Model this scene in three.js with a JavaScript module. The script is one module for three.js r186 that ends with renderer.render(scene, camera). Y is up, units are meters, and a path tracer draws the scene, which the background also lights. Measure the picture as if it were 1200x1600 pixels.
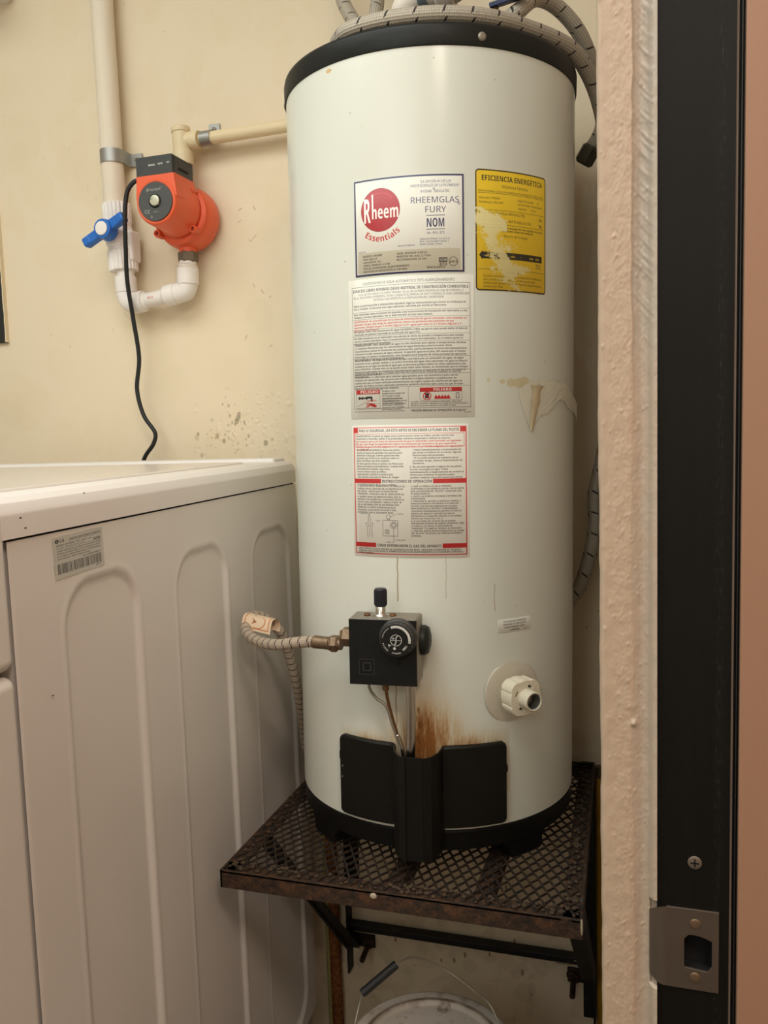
import * as THREE from 'three';
import { RoundedBoxGeometry } from 'three/addons/geometries/RoundedBoxGeometry.js';
import { mergeGeometries, mergeVertices, toCreasedNormals } from 'three/addons/utils/BufferGeometryUtils.js';
import { ImprovedNoise } from 'three/addons/math/ImprovedNoise.js';
import { RectAreaLightUniformsLib } from 'three/addons/lights/RectAreaLightUniformsLib.js';

// ------------------------------------------------------------------ camera, lights, exposure
RectAreaLightUniformsLib.init();
const scene = new THREE.Scene();
scene.background = new THREE.Color(0x0b0a09);
const camera = new THREE.PerspectiveCamera(62.654, 1200 / 1600, 0.02, 30);
camera.position.set(0.3055, 0.0161, 1.4345);
camera.rotation.order = 'YXZ';
camera.rotation.set(-0.098, 0.3046, -0.0316);
scene.add(camera);
const renderer = new THREE.WebGLRenderer({ antialias: true });
renderer.toneMapping = THREE.LinearToneMapping;
renderer.toneMappingExposure = 1.15;
renderer.shadowMap.enabled = true;

// daylight: a translucent roof light over the laundry and a window in its front wall, behind the camera; a warm lamp in the hall behind the doorway
const DAY = new THREE.Color(0.90, 0.97, 0.95), PANE = 0.8;
const SKY = { x: -0.55, y: 1.3, z: 1.3, w: 1.6, d: 1.1 };
const skylight = new THREE.RectAreaLight(DAY, 3.5, SKY.w - 0.1, SKY.d - 0.1);
skylight.position.set(SKY.x, SKY.y - 0.045, SKY.z);
skylight.lookAt(SKY.x, -2, SKY.z);
scene.add(skylight);
const WIN = { x: -0.35, y: 0.78, z: 2.6, w: 1.2, h: 0.9 };
const daylight = new THREE.RectAreaLight(DAY, 1.4, WIN.w - 0.1, WIN.h - 0.1);
daylight.position.set(WIN.x, WIN.y, WIN.z - 0.035);
daylight.lookAt(WIN.x, WIN.y, 0);
scene.add(daylight);
const HALL = { x: 0.85, y: 1.262, z: 1.95, w: 0.45 };
const hallLight = new THREE.RectAreaLight(new THREE.Color(1.0, 0.86, 0.75), 26.0, HALL.w, HALL.w);
hallLight.position.set(HALL.x, HALL.y - 0.02, HALL.z);
hallLight.lookAt(HALL.x, -2, HALL.z);
scene.add(hallLight);

// ------------------------------------------------------------------ helpers
let seed = 20240611;
const rnd = () => { seed = (seed * 1664525 + 1013904223) >>> 0; return seed / 4294967296; };
const rr = (a, b) => a + (b - a) * rnd();
const noise = new ImprovedNoise();
const N = (x, y, z = 0.37) => noise.noise(x, y, z);
const V = (x, y, z) => new THREE.Vector3(x, y, z);
const D = Math.PI / 180;

const used = {};
const numbered = (n) => { used[n] = (used[n] ?? -1) + 1; return used[n] ? `${n}_${String(used[n]).padStart(3, '0')}` : n; };
function thing(name, label, category, pos = [0, 0, 0], group) {
  const o = new THREE.Group(); o.name = numbered(name); o.position.set(...pos);
  o.userData = { label, category }; if (group) o.userData.group = group;
  scene.add(o); return o;
}
function fixGeo(g) {
  let q = g.index ? g.toNonIndexed() : g.clone();
  for (const k of Object.keys(q.attributes)) if (!['position', 'normal', 'uv'].includes(k)) q.deleteAttribute(k);
  if (!q.attributes.normal) q.computeVertexNormals();
  if (!q.attributes.uv) q.setAttribute('uv', new THREE.BufferAttribute(new Float32Array(q.attributes.position.count * 2), 2));
  return q;
}
const merge = (list) => list.length === 1 ? list[0] : mergeGeometries(list.map(fixGeo));
function mesh(name, geos, mat, parent = scene, label) {
  let g = Array.isArray(geos) ? merge(geos) : geos; if (mat.userData.metres) g = boxUV(g, mat.userData.metres);
  const m = new THREE.Mesh(g, mat);
  m.name = parent === scene ? numbered(name) : name; m.castShadow = m.receiveShadow = true;
  if (label) m.userData.label = label;
  parent.add(m); return m;
}
function struct(name, geos, mat) { const m = mesh(name, geos, mat); m.userData.kind = 'structure'; return m; }
const box = (x0, x1, y0, y1, z0, z1) => new THREE.BoxGeometry(x1 - x0, y1 - y0, z1 - z0).translate((x0 + x1) / 2, (y0 + y1) / 2, (z0 + z1) / 2);
const rbox = (x0, x1, y0, y1, z0, z1, r = 0.003, s = 3) => new RoundedBoxGeometry(x1 - x0, y1 - y0, z1 - z0, s, r).translate((x0 + x1) / 2, (y0 + y1) / 2, (z0 + z1) / 2);
function along(g, a, b) { // a geometry built along +y from 0, moved to start at a and point at b
  const d = b.clone().sub(a).normalize();
  return g.applyQuaternion(new THREE.Quaternion().setFromUnitVectors(V(0, 1, 0), d)).translate(a.x, a.y, a.z);
}
const rod = (a, b, r, seg = 20, r2 = r) => along(new THREE.CylinderGeometry(r2, r, a.distanceTo(b), seg).translate(0, a.distanceTo(b) / 2, 0), a, b);
const lathe = (prof, a, b, seg = 36) => along(new THREE.LatheGeometry(prof.map(p => new THREE.Vector2(...p)), seg), a, b);
const hexnut = (a, b, r) => { // a chamfered hexagon nut between two points
  const L = a.distanceTo(b), c = Math.min(L * 0.18, r * 0.25);
  const g = toCreasedNormals(new THREE.LatheGeometry([[0.0001, 0], [r - c, 0], [r, c], [r, L - c], [r - c, L], [0.0001, L]].map(p => new THREE.Vector2(...p)), 6), 0.4);
  return along(g, a, b);
};
function bar(a, b, w, t, up = V(0, 1, 0)) { // flat bar w wide (across up) and t thick
  const L = a.distanceTo(b), y = b.clone().sub(a).normalize(), x = y.clone().cross(up).normalize(), z = x.clone().cross(y);
  const m = new THREE.Matrix4().makeBasis(x, y, z).setPosition(a.clone().add(b).multiplyScalar(0.5));
  return new RoundedBoxGeometry(w, L, t, 2, Math.min(w, t) * 0.2).applyMatrix4(m);
}
function boxUV(g, s) { // texture coordinates in metres * s on the face each triangle shows
  g = g.index ? g.toNonIndexed() : g; const p = g.attributes.position, u = new Float32Array(p.count * 2), a = V(), b = V(), c = V();
  for (let i = 0; i < p.count; i += 3) {
    a.fromBufferAttribute(p, i); b.fromBufferAttribute(p, i + 1); c.fromBufferAttribute(p, i + 2);
    const n = b.clone().sub(a).cross(c.clone().sub(a)), ax = Math.abs(n.x), ay = Math.abs(n.y), az = Math.abs(n.z);
    [a, b, c].forEach((q, k) => { const [x, y] = ax > ay && ax > az ? [q.z, q.y] : ay > az ? [q.x, q.z] : [q.x, q.y]; u[(i + k) * 2] = x * s; u[(i + k) * 2 + 1] = y * s; });
  }
  g.setAttribute('uv', new THREE.BufferAttribute(u, 2)); return g;
}
function curveOf(pts) { return new THREE.CatmullRomCurve3(pts.map(p => V(...p)), false, 'centripetal'); }
function tube(pts, r, tile = 0, seg = 120, rad = 14) { // tube; tile > 0 sets uv.x in tiles of that length
  const c = pts.getPoint ? pts : curveOf(pts);
  const g = new THREE.TubeGeometry(c, seg, r, rad, false);
  if (tile) { const L = c.getLength(), u = g.attributes.uv; for (let i = 0; i < u.count; i++) u.setX(i, u.getX(i) * L / tile); }
  const cap = [];
  for (const t of [0, 1]) cap.push(new THREE.SphereGeometry(r * 0.98, 12, 8).translate(...c.getPoint(t).toArray()));
  return merge([g, ...cap]);
}
const canvas = (w, h, draw) => { const c = document.createElement('canvas'); c.width = w; c.height = h; draw(c.getContext('2d'), w, h); return c; };
function tex(c, srgb = true, wrap = false) {
  const t = new THREE.CanvasTexture(c); if (srgb) t.colorSpace = THREE.SRGBColorSpace;
  t.magFilter = THREE.LinearFilter; if (wrap) t.wrapS = t.wrapT = THREE.RepeatWrapping; return t;
}
function pixels(w, h, f, srgb = true, wrap = false) { // f(x, y) -> [r, g, b] 0..255, y from the bottom
  const a = new Uint8Array(w * h * 4);
  for (let y = 0, k = 0; y < h; y++) for (let x = 0; x < w; x++, k += 4) { const c = f(x, y); a[k] = c[0]; a[k + 1] = c[1]; a[k + 2] = c[2]; a[k + 3] = c[3] ?? 255; }
  const t = new THREE.DataTexture(a, w, h); t.magFilter = t.minFilter = THREE.LinearFilter;
  if (srgb) t.colorSpace = THREE.SRGBColorSpace; if (wrap) t.wrapS = t.wrapT = THREE.RepeatWrapping;
  t.needsUpdate = true; return t;
}
const std = (o) => new THREE.MeshStandardMaterial(o);
const phys = (o) => new THREE.MeshPhysicalMaterial(o);
const S = (r, g, b) => new THREE.Color().setRGB(r / 255, g / 255, b / 255, THREE.SRGBColorSpace);
const grain = (amp, sc) => { // tiling bump of fine noise
  const n = 128;
  return pixels(n, n, (x, y) => { const v = 128 + amp * 90 * (N(x / n * sc, y / n * sc) + 0.5 * N(x / n * sc * 3, y / n * sc * 3, 4.2)); return [v, v, v]; }, false, true);
};

// ------------------------------------------------------------------ shared materials
const fineBump = grain(1, 16);
const M = {
  blackPlastic: phys({ specularIntensity: 0.5, color: S(34, 35, 33), roughness: 0.42, bumpMap: fineBump, bumpScale: 0.0002 }),
  blackPaint: phys({ specularIntensity: 0.45, color: S(15, 14, 12), roughness: 0.5, bumpMap: fineBump, bumpScale: 0.0002 }),
  blackRubber: std({ color: S(24, 24, 25), roughness: 0.55 }),
  steel: std({ color: S(206, 202, 194), roughness: 0.22, metalness: 1, bumpMap: fineBump, bumpScale: 0.0001 }),
  galv: std({ color: S(165, 163, 158), roughness: 0.48, metalness: 0.85, bumpMap: fineBump, bumpScale: 0.0003 }),
  brass: std({ color: S(128, 106, 84), roughness: 0.5, metalness: 0.75, bumpMap: fineBump, bumpScale: 0.0004 }),
  copper: std({ color: S(122, 88, 58), roughness: 0.45, metalness: 0.8 }),
  zinc: std({ color: S(150, 142, 128), roughness: 0.5, metalness: 0.6, bumpMap: fineBump, bumpScale: 0.0002 }),
  white: phys({ color: S(226, 219, 212), roughness: 0.4, clearcoat: 0.35, clearcoatRoughness: 0.25 }),
  pvc: std({ color: S(236, 228, 220), roughness: 0.45, bumpMap: fineBump, bumpScale: 0.0003 }),
  pvcOld: std({ color: S(228, 217, 204), roughness: 0.5, bumpMap: fineBump, bumpScale: 0.0008 }),
  cpvc: std({ color: S(226, 205, 166), roughness: 0.5, bumpMap: fineBump, bumpScale: 0.0005 }),
  blue: std({ color: S(30, 104, 190), roughness: 0.42 }),
  navy: std({ color: S(34, 46, 84), roughness: 0.45 }),
  orange: phys({ color: S(232, 92, 48), roughness: 0.48, clearcoat: 0.3, clearcoatRoughness: 0.4, bumpMap: fineBump, bumpScale: 0.0003 }),
  orangeDark: std({ color: S(150, 55, 30), roughness: 0.6 }),
  ivory: std({ color: S(226, 214, 190), roughness: 0.45, bumpMap: fineBump, bumpScale: 0.0002 }),
  dark: std({ color: S(20, 18, 16), roughness: 0.8 }),
};

// ------------------------------------------------------------------ the setting
const FLOOR = -1.165, WASH = -1.09, CEIL = 1.3, WB = -0.012;
// back wall: cream paint with scuffs, patches of mould and blistered plaster where the photograph shows them
const wx0 = -1.05, wx1 = 0.2715, wy0 = FLOOR, wy1 = 0.95; // the painted piece in view
function wallMaps() {
  const W = 1320, H = 2040, px = (x) => (x - wx0) / (wx1 - wx0) * W, py = (y) => (wy1 - y) / (wy1 - wy0) * H;
  const col = canvas(W, H, (g) => {
    g.fillStyle = 'rgb(231,213,184)'; g.fillRect(0, 0, W, H);
    for (let i = 0; i < 900; i++) { // roller mottling
      g.fillStyle = rnd() < 0.5 ? 'rgba(240,222,188,0.05)' : 'rgba(214,194,158,0.05)';
      g.beginPath(); g.ellipse(rr(0, W), rr(0, H), rr(15, 70), rr(10, 50), rr(0, 3), 0, 7); g.fill();
    }
    const scuff = (x, y, n, s, c) => { for (let i = 0; i < n; i++) { g.strokeStyle = c; g.lineWidth = rr(0.8, 2); g.beginPath(); const a = px(x + rr(-s, s)), b = py(y + rr(-s, s)); g.moveTo(a, b); g.lineTo(a + rr(-9, 9), b + rr(-9, 9)); g.stroke(); } };
    scuff(-0.40, 0.42, 5, 0.05, 'rgba(150,118,80,0.5)'); scuff(-0.36, 0.24, 6, 0.07, 'rgba(160,125,80,0.5)');
    scuff(-0.80, 0.55, 5, 0.1, 'rgba(170,140,100,0.3)'); scuff(-0.75, 0.25, 6, 0.09, 'rgba(170,140,100,0.35)'); scuff(-0.5, 0.7, 5, 0.15, 'rgba(170,140,100,0.25)');
    for (const [x, y, r, n] of [[-0.45, 0.02, 0.05, 40], [-0.44, 0.06, 0.035, 18], [-0.53, -0.02, 0.05, 16], [-0.40, 0.0, 0.05, 16]]) // mould specks above the washer
      for (let i = 0; i < n; i++) { const s = Math.pow(rnd(), 3) * 5 + 0.9; g.fillStyle = `rgba(${rr(110, 135) | 0},${rr(96, 116) | 0},${rr(70, 88) | 0},${rr(0.15, 0.5).toFixed(2)})`; g.beginPath(); g.ellipse(px(x + rr(-r, r)), py(y + rr(-r, r) * 0.8), s * 0.8, s, 0, 0, 7); g.fill(); }
    // pale runs of patching plaster beside the heater
    for (const [x, y0, y1, w] of [[0.209, 0.40, 0.27, 9], [0.222, 0.40, 0.34, 6], [0.204, 0.27, 0.12, 14], [0.215, 0.14, 0.1, 9]]) {
      g.fillStyle = 'rgba(238,228,204,0.75)'; g.beginPath(); g.ellipse(px(x), py((y0 + y1) / 2), w, (py(y1) - py(y0)) / 2, 0.03, 0, 7); g.fill();
    }
    for (let i = 0; i < 24; i++) { g.fillStyle = 'rgba(112,84,56,0.6)'; const s = rr(1, 3.2); g.beginPath(); g.ellipse(px(rr(-0.25, 0.24)), py(rr(-1.05, -0.6)), s * 0.8, s * 2, 0, 0, 7); g.fill(); }
    scuff(0.21, -0.3, 6, 0.04, 'rgba(90,66,44,0.6)');
    // damp dirt low on the wall behind the shelf, in blotches
    for (let i = 0; i < 420; i++) { const y = rr(-1.09, -0.5); g.fillStyle = `rgba(${rr(140, 165) | 0},${rr(120, 140) | 0},${rr(84, 100) | 0},${rr(0.03, 0.12).toFixed(2)})`; g.beginPath(); g.ellipse(px(rr(-0.35, 0.27)), py(y), rr(3, 26), rr(3, 22), rr(0, 3), 0, 7); g.fill(); }
  });
  const bmp = canvas(W / 2, H / 2, (g, w, h) => {
    const im = g.createImageData(w, h);
    for (let y = 0, k = 0; y < h; y++) for (let x = 0; x < w; x++, k += 4) {
      const v = 128 + 26 * N(x / 90, y / 90) + 16 * N(x / 22, y / 22, 2.1) + 7 * N(x / 6, y / 6, 5.2);
      im.data[k] = im.data[k + 1] = im.data[k + 2] = v; im.data[k + 3] = 255;
    }
    g.putImageData(im, 0, 0);
    for (const [x, y, r, n] of [[-0.34, 0.03, 0.06, 60], [-0.45, 0.03, 0.07, 30]])
      for (let i = 0; i < n; i++) { g.fillStyle = rnd() < 0.7 ? 'rgba(235,235,235,0.5)' : 'rgba(40,40,40,0.5)'; const s = rr(0.7, 2.2); g.beginPath(); g.ellipse(px(x + rr(-r, r)) / 2, py(y + rr(-r, r)) / 2, s, s * rr(0.6, 1.4), 0, 0, 7); g.fill(); }
  });
  return { map: tex(col), bumpMap: tex(bmp, false) };
}
const wallMat = std({ ...wallMaps(), bumpScale: 0.0035, roughness: 0.78 });
const plain = std({ color: S(226, 217, 200), roughness: 0.8, bumpMap: fineBump, bumpScale: 0.0006 });
const back = new THREE.Group(); back.name = 'wall_back'; back.userData.kind = 'structure'; scene.add(back);
mesh('painted_plaster', [box(wx0, wx1, wy0, wy1, WB - 0.1, WB)], wallMat, back);
mesh('plain_plaster', [box(-2.0, wx0, FLOOR, CEIL, WB - 0.1, WB), box(wx0, 0.2715, wy1, CEIL, WB - 0.1, WB), box(0.2715, 1.9, FLOOR, CEIL, WB - 0.1, WB)], plain, back);
struct('floor', [box(-2.0, 1.9, FLOOR - 0.1, FLOOR, WB - 0.1, 2.7)], std({ color: S(84, 76, 68), roughness: 0.55, bumpMap: fineBump, bumpScale: 0.0006 }));
struct('ceiling', [box(-2.0, 1.9, CEIL, CEIL + 0.1, WB - 0.1, 2.7)], std({ color: S(236, 230, 216), roughness: 0.85 }));
struct('wall_left', [box(-2.0, -1.9, FLOOR, CEIL, WB, 2.6)], plain);
const hy0 = WIN.y - WIN.h / 2, hy1 = WIN.y + WIN.h / 2, hx0 = WIN.x - WIN.w / 2, hx1 = WIN.x + WIN.w / 2;
struct('wall_front', [box(-2.0, 1.9, FLOOR, hy0, 2.6, 2.7), box(-2.0, 1.9, hy1, CEIL, 2.6, 2.7), box(-2.0, hx0, hy0, hy1, 2.6, 2.7), box(hx1, 1.9, hy0, hy1, 2.6, 2.7)], plain);
const warmPlain = std({ color: S(208, 184, 164), roughness: 0.8 });
struct('wall_hall', [box(1.8, 1.9, FLOOR, CEIL, WB, 2.6)], warmPlain);
{ // the window that lights the room, outside the frame
  const w = new THREE.Group(); w.name = 'window_1'; w.userData.kind = 'structure'; w.position.set(WIN.x, WIN.y, WIN.z); w.rotation.y = Math.PI / 2; scene.add(w);
  const a = WIN.w / 2, b = WIN.h / 2, f = [];
  for (const s of [-1, 1]) { f.push(rbox(-0.09, 0.012, -b, b, s * a - 0.035, s * a + 0.035, 0.004), rbox(-0.09, 0.012, s * b - 0.035, s * b + 0.035, -a, a, 0.004)); }
  f.push(rbox(-0.07, 0.0, -b, b, -0.022, 0.022, 0.004));
  mesh('window_frame', f, std({ color: S(225, 225, 222), roughness: 0.4 }), w);
  mesh('window_pane', [box(-0.045, -0.04, -b, b, -a, a)], std({ color: S(235, 240, 245), emissive: DAY, emissiveIntensity: PANE, roughness: 0.3 }), w);
}
{ // translucent roof light, flush with the ceiling, outside the frame
  const w = new THREE.Group(); w.name = 'window_2'; w.userData.kind = 'structure'; w.position.set(SKY.x, CEIL, SKY.z); scene.add(w);
  const a = SKY.w / 2, b = SKY.d / 2, f = [];
  for (const s of [-1, 1]) f.push(rbox(s * a - 0.03, s * a + 0.03, -0.035, 0.01, -b - 0.03, b + 0.03, 0.004), rbox(-a, a, -0.035, 0.01, s * b - 0.03, s * b + 0.03, 0.004));
  mesh('window_frame', f, std({ color: S(225, 225, 222), roughness: 0.4 }), w);
  mesh('window_pane', [box(-a, a, -0.03, -0.02, -b, b)], std({ color: S(235, 240, 245), emissive: DAY, emissiveIntensity: PANE, roughness: 0.3 }), w);
}
// right wall beside the heater: a solid stub whose end is the plastered door reveal
const JX = 0.2715, JZ = 0.8;
struct('wall_right', [box(JX + 0.004, 0.42, FLOOR, CEIL, WB, JZ - 0.012), box(JX, 0.42, FLOOR, CEIL, 1.68, 2.6), box(JX, 0.42, 1.02, CEIL, JZ - 0.012, 1.68)], warmPlain);
{ // thick, lumpy paint on the plaster reveal: real relief
  const y0 = FLOOR, y1 = 1.02, nx = 64, ny = 1150, x0 = JX, x1 = 0.3125, g = new THREE.PlaneGeometry(1, 1, nx, ny), p = g.attributes.position;
  const cols = [], lumps = []; for (let i = 0; i < 260; i++) lumps.push([rr(0.274, 0.306), rr(-0.6, 0.45), rr(0.0005, 0.0012), rr(0.0002, 0.0007), rr(1, 2.2)]);
  lumps.push([0.2962, -0.208, 0.0020, 0.0028, 1.3]);
  const ty = (t) => t < 0.06 ? y0 + t / 0.06 * (-0.5 - y0) : t < 0.94 ? -0.5 + (t - 0.06) / 0.88 * 0.86 : 0.36 + (t - 0.94) / 0.06 * (y1 - 0.36); // finest where it is seen
  for (let i = 0; i < p.count; i++) {
    const u = p.getX(i) + 0.5, y = ty(p.getY(i) + 0.5);
    let x = x0 + u * (x1 - x0), z = 0;
    const up = THREE.MathUtils.smoothstep(y, 0.02, 0.12), low = 1 - up;
    const rag = 0.2955 + 0.0020 * N(y * 14, 1.2) + 0.0010 * N(y * 60, 3.1);        // ragged edge of the paint coat
    const edge = Math.max(0, 1 - (x - x0) / 0.004); z -= 0.004 * (1 - Math.sqrt(Math.max(0, 1 - edge * edge)));   // rounded outer corner
    if (edge > 0) x += 0.0005 * N(y * 60, 7.7) + 0.0007 * N(y * 9, 2.7);
    const s = THREE.MathUtils.smoothstep(x, rag - 0.0006, rag + 0.0010);
    z -= (0.0004 + 0.0012 * up) * s; z += 0.0008 * up * Math.exp(-Math.pow((x - rag) / 0.0009, 2)) * (0.6 + 0.8 * N(y * 25, 9.1));
    const groove = (x - 0.3025) / 0.0052; z -= 0.0040 * Math.exp(-groove * groove);
    const notch = y > -0.4125 && y < -0.344 ? 1 : 0;
    z += 0.0040 * THREE.MathUtils.smoothstep(x, 0.3060, 0.3105) * (1 - notch) - 0.0025 * notch * THREE.MathUtils.smoothstep(x, 0.3070, 0.3085);                    // bead along the frame
    if (x > rag && x < 0.3095) z += 0.0013 * up * Math.max(0, N(x * 55, y * 330 + x * 420, 4.4) + 0.05) * s; // brush combing
    z += 0.0004 * N(x * 150, y * 80, 1.1) + 0.00026 * N(x * 560, y * 380, 2.3) * (0.35 + 0.65 * THREE.MathUtils.smoothstep(x, 0.276, 0.285)) + 0.0006 * N(x * 30, y * 9, 6.2);
    for (const l of lumps) { const dx = (x - l[0]) / l[2], dy = (y - l[1]) / (l[2] * l[4]); const d = dx * dx + dy * dy; if (d < 6) z += l[3] * Math.exp(-d); }
    p.setXYZ(i, x, y, JZ + z);
    // two coats: pinkish cream up to the ragged edge, a greyer one beyond it
    const k = s * (0.55 + 0.45 * up) * (0.85 + 0.3 * N(x * 200, y * 60, 5.5)), c0 = S(186, 163, 141), c1 = S(175, 164, 151); cols.push(c0.r + (c1.r - c0.r) * k, c0.g + (c1.g - c0.g) * k, c0.b + (c1.b - c0.b) * k);
  }
  g.setAttribute('color', new THREE.Float32BufferAttribute(cols, 3));
  g.computeVertexNormals();
  const tm = struct('trim_1', g, std({ vertexColors: true, roughness: 0.5, bumpMap: fineBump, bumpScale: 0.0003 }));
}
{ // dark door frame with its strike plate
  const d = new THREE.Group(); d.name = 'door_1'; d.userData.kind = 'structure'; d.position.set(0.338, FLOOR, JZ); scene.add(d);
  const L = (x) => x - 0.338, Y = (y) => y - FLOOR, top = 1.02 - FLOOR;
  const worn = pixels(256, 1024, (x, y) => { const n = N(x / 40, y / 90) + 0.6 * N(x / 5, y / 30, 3.3); const e = Math.exp(-Math.pow((x - 214) / 16, 2)) * Math.max(0, N(x / 6, y / 2.2, 8.1)) * 60; const v = 8 + 2 * n + e * 0.8; return [v + 2, v, v - 3]; });
  const frameMat = phys({ map: worn, roughness: 0.6, specularIntensity: 0.45, bumpMap: fineBump, bumpScale: 0.0003 });
  const js = new THREE.Shape(); js.moveTo(L(0.3125), 0); js.lineTo(L(0.3628), 0); js.lineTo(L(0.3628), top); js.lineTo(L(0.3125), top); js.closePath();
  const jh = new THREE.Path(); jh.moveTo(L(0.329), Y(-0.397)); jh.lineTo(L(0.329), Y(-0.364)); jh.lineTo(L(0.353), Y(-0.364)); jh.lineTo(L(0.353), Y(-0.397)); jh.closePath(); js.holes.push(jh);
  const jg = new THREE.ExtrudeGeometry(js, { depth: 0.0152, bevelEnabled: false }).translate(0, 0, -0.014); { const u = jg.attributes.uv, p = jg.attributes.position; for (let i = 0; i < u.count; i++) u.setXY(i, (p.getX(i) - L(0.3125)) / 0.0503, p.getY(i) / top); }
  mesh('door_jamb', [jg], frameMat, d);
  mesh('door_stop', [rbox(L(0.3628), L(0.3645), 0, top, -0.02, -0.0005, 0.0004)], std({ color: S(120, 108, 98), roughness: 0.55, bumpMap: fineBump, bumpScale: 0.0003 }), d, 'thin grey strip along the dark frame');
  mesh('door_seal', [box(L(0.3645), L(0.3685), 0, top, -0.02, -0.006), rbox(L(0.3662), L(0.3672), 0, top, -0.02, -0.002, 0.0003)], M.blackRubber, d);
  // strike plate with a T-shaped latch hole and a rolled lip
  const sx0 = 0.3195, sx1 = 0.3557, sy0 = -0.4096, sy1 = -0.3468, sh = new THREE.Shape();
  sh.moveTo(L(sx0), Y(sy0)); sh.lineTo(L(sx1), Y(sy0)); sh.lineTo(L(sx1), Y(sy1)); sh.lineTo(L(sx0), Y(sy1));
  const ho = new THREE.Path(), hx0 = L(0.3315), hx1 = L(0.3515), hb = Y(-0.393), ht = Y(-0.368);
  ho.moveTo(hx0, hb + 0.001); ho.lineTo(hx0 + 0.001, hb); ho.lineTo(hx1 - 0.003, hb - 0.0015); ho.lineTo(hx1, hb + 0.003); ho.lineTo(hx1, ht - 0.002); ho.quadraticCurveTo(hx1 - 0.01, ht + 0.003, hx0 + 0.003, ht + 0.0012); ho.lineTo(hx0, ht - 0.002); ho.closePath();
  sh.holes.push(ho);
  const plate = new THREE.ExtrudeGeometry(sh, { depth: 0.0012, bevelEnabled: true, bevelSize: 0.0003, bevelThickness: 0.0003, bevelSegments: 2, curveSegments: 8 }).translate(0, 0, 0.0014);
  const lip = new THREE.BufferGeometry(), lp = [], li = [], nu = 14, nv = 16; // lip that curls back over the plaster bead, ends rounded
  for (const off of [0, -0.0012]) for (let v = 0; v <= nv; v++) for (let u = 0; u <= nu; u++) {
    const a = u / nu, x = sx0 - 0.0126 * a, z = 0.0029 + 0.0016 * Math.sin(a * 2.2) - 0.0052 * a * a + off, hh = (sy1 - sy0) / 2 - 0.0065 * a * a, t = v / nv * 2 - 1;
    lp.push(L(x), Y((sy0 + sy1) / 2) + t * hh, z);
  }
  for (let s = 0; s < 2; s++) for (let v = 0; v < nv; v++) for (let u = 0; u < nu; u++) { const i = s * (nu + 1) * (nv + 1) + v * (nu + 1) + u, j = i + nu + 1; li.push(i, i + 1, j, i + 1, j + 1, j); }
  lip.setAttribute('position', new THREE.Float32BufferAttribute(lp, 3)); lip.setIndex(li); lip.computeVertexNormals();
  const tarn = pixels(128, 128, (x, y) => { const n = 1 + 0.16 * N(x / 20, y / 20) + 0.12 * N(x / 5, y / 7, 6); return [112 * n, 100 * n, 90 * n]; });
  const sp = mesh('strike_plate', [plate, lip], std({ map: tarn, roughness: 0.42, metalness: 0.75 }), d, 'tarnished steel strike plate');
  mesh('latch_pocket', [box(L(0.3292), L(0.3528), Y(-0.3968), Y(-0.3642), -0.0119, -0.0112), box(L(0.3288), L(0.3296), Y(-0.397), Y(-0.364), -0.0118, 0.0008), box(L(0.3524), L(0.3532), Y(-0.397), Y(-0.364), -0.0118, 0.0008), box(L(0.329), L(0.353), Y(-0.3648), Y(-0.364), -0.0118, 0.0008), box(L(0.329), L(0.353), Y(-0.397), Y(-0.3962), -0.0118, 0.0008)], std({ color: S(12, 11, 10), roughness: 0.95 }), sp);
  const scr = (x, y, r, par) => { // countersunk cross-head screw
    const s = [lathe([[0.0001, 0], [r, 0], [r, 0.0004], [r * 0.8, 0.001], [0.0001, 0.0012]], V(L(x), Y(y), 0.0012), V(L(x), Y(y), 1), 24)];
    const m = mesh('screw', s, par === d ? std({ color: S(118, 106, 94), roughness: 0.5, metalness: 0.5 }) : M.brass, par);
    mesh('screw_slot', [box(L(x) - r * 0.6, L(x) + r * 0.6, Y(y) - r * 0.12, Y(y) + r * 0.12, 0.0023, 0.0026), box(L(x) - r * 0.12, L(x) + r * 0.12, Y(y) - r * 0.6, Y(y) + r * 0.6, 0.0023, 0.0026)], M.dark, par === d ? m : sp);
    return m;
  };
  for (const y of [-0.3575, -0.3998]) {
    const x = 0.3395;
    mesh('screw', [lathe([[0.0001, 0.0026], [0.0040, 0.0026], [0.0040, 0.0030], [0.0030, 0.0038], [0.0001, 0.0036]], V(L(x), Y(y), 0), V(L(x), Y(y), 1), 24), box(L(x) - 0.0022, L(x) + 0.0022, Y(y) - 0.0004, Y(y) + 0.0004, 0.0032, 0.0039)], M.brass, sp, 'brass screw');
  }
  scr(0.339, -0.3105, 0.0050, d);
}
struct('trim_2', [rbox(0.3685, 0.47, FLOOR, 1.02, JZ - 0.03, JZ + 0.002, 0.0015)], std({ color: S(156, 118, 94), roughness: 0.62, bumpMap: grain(1, 6), bumpScale: 0.0005 }));
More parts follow.
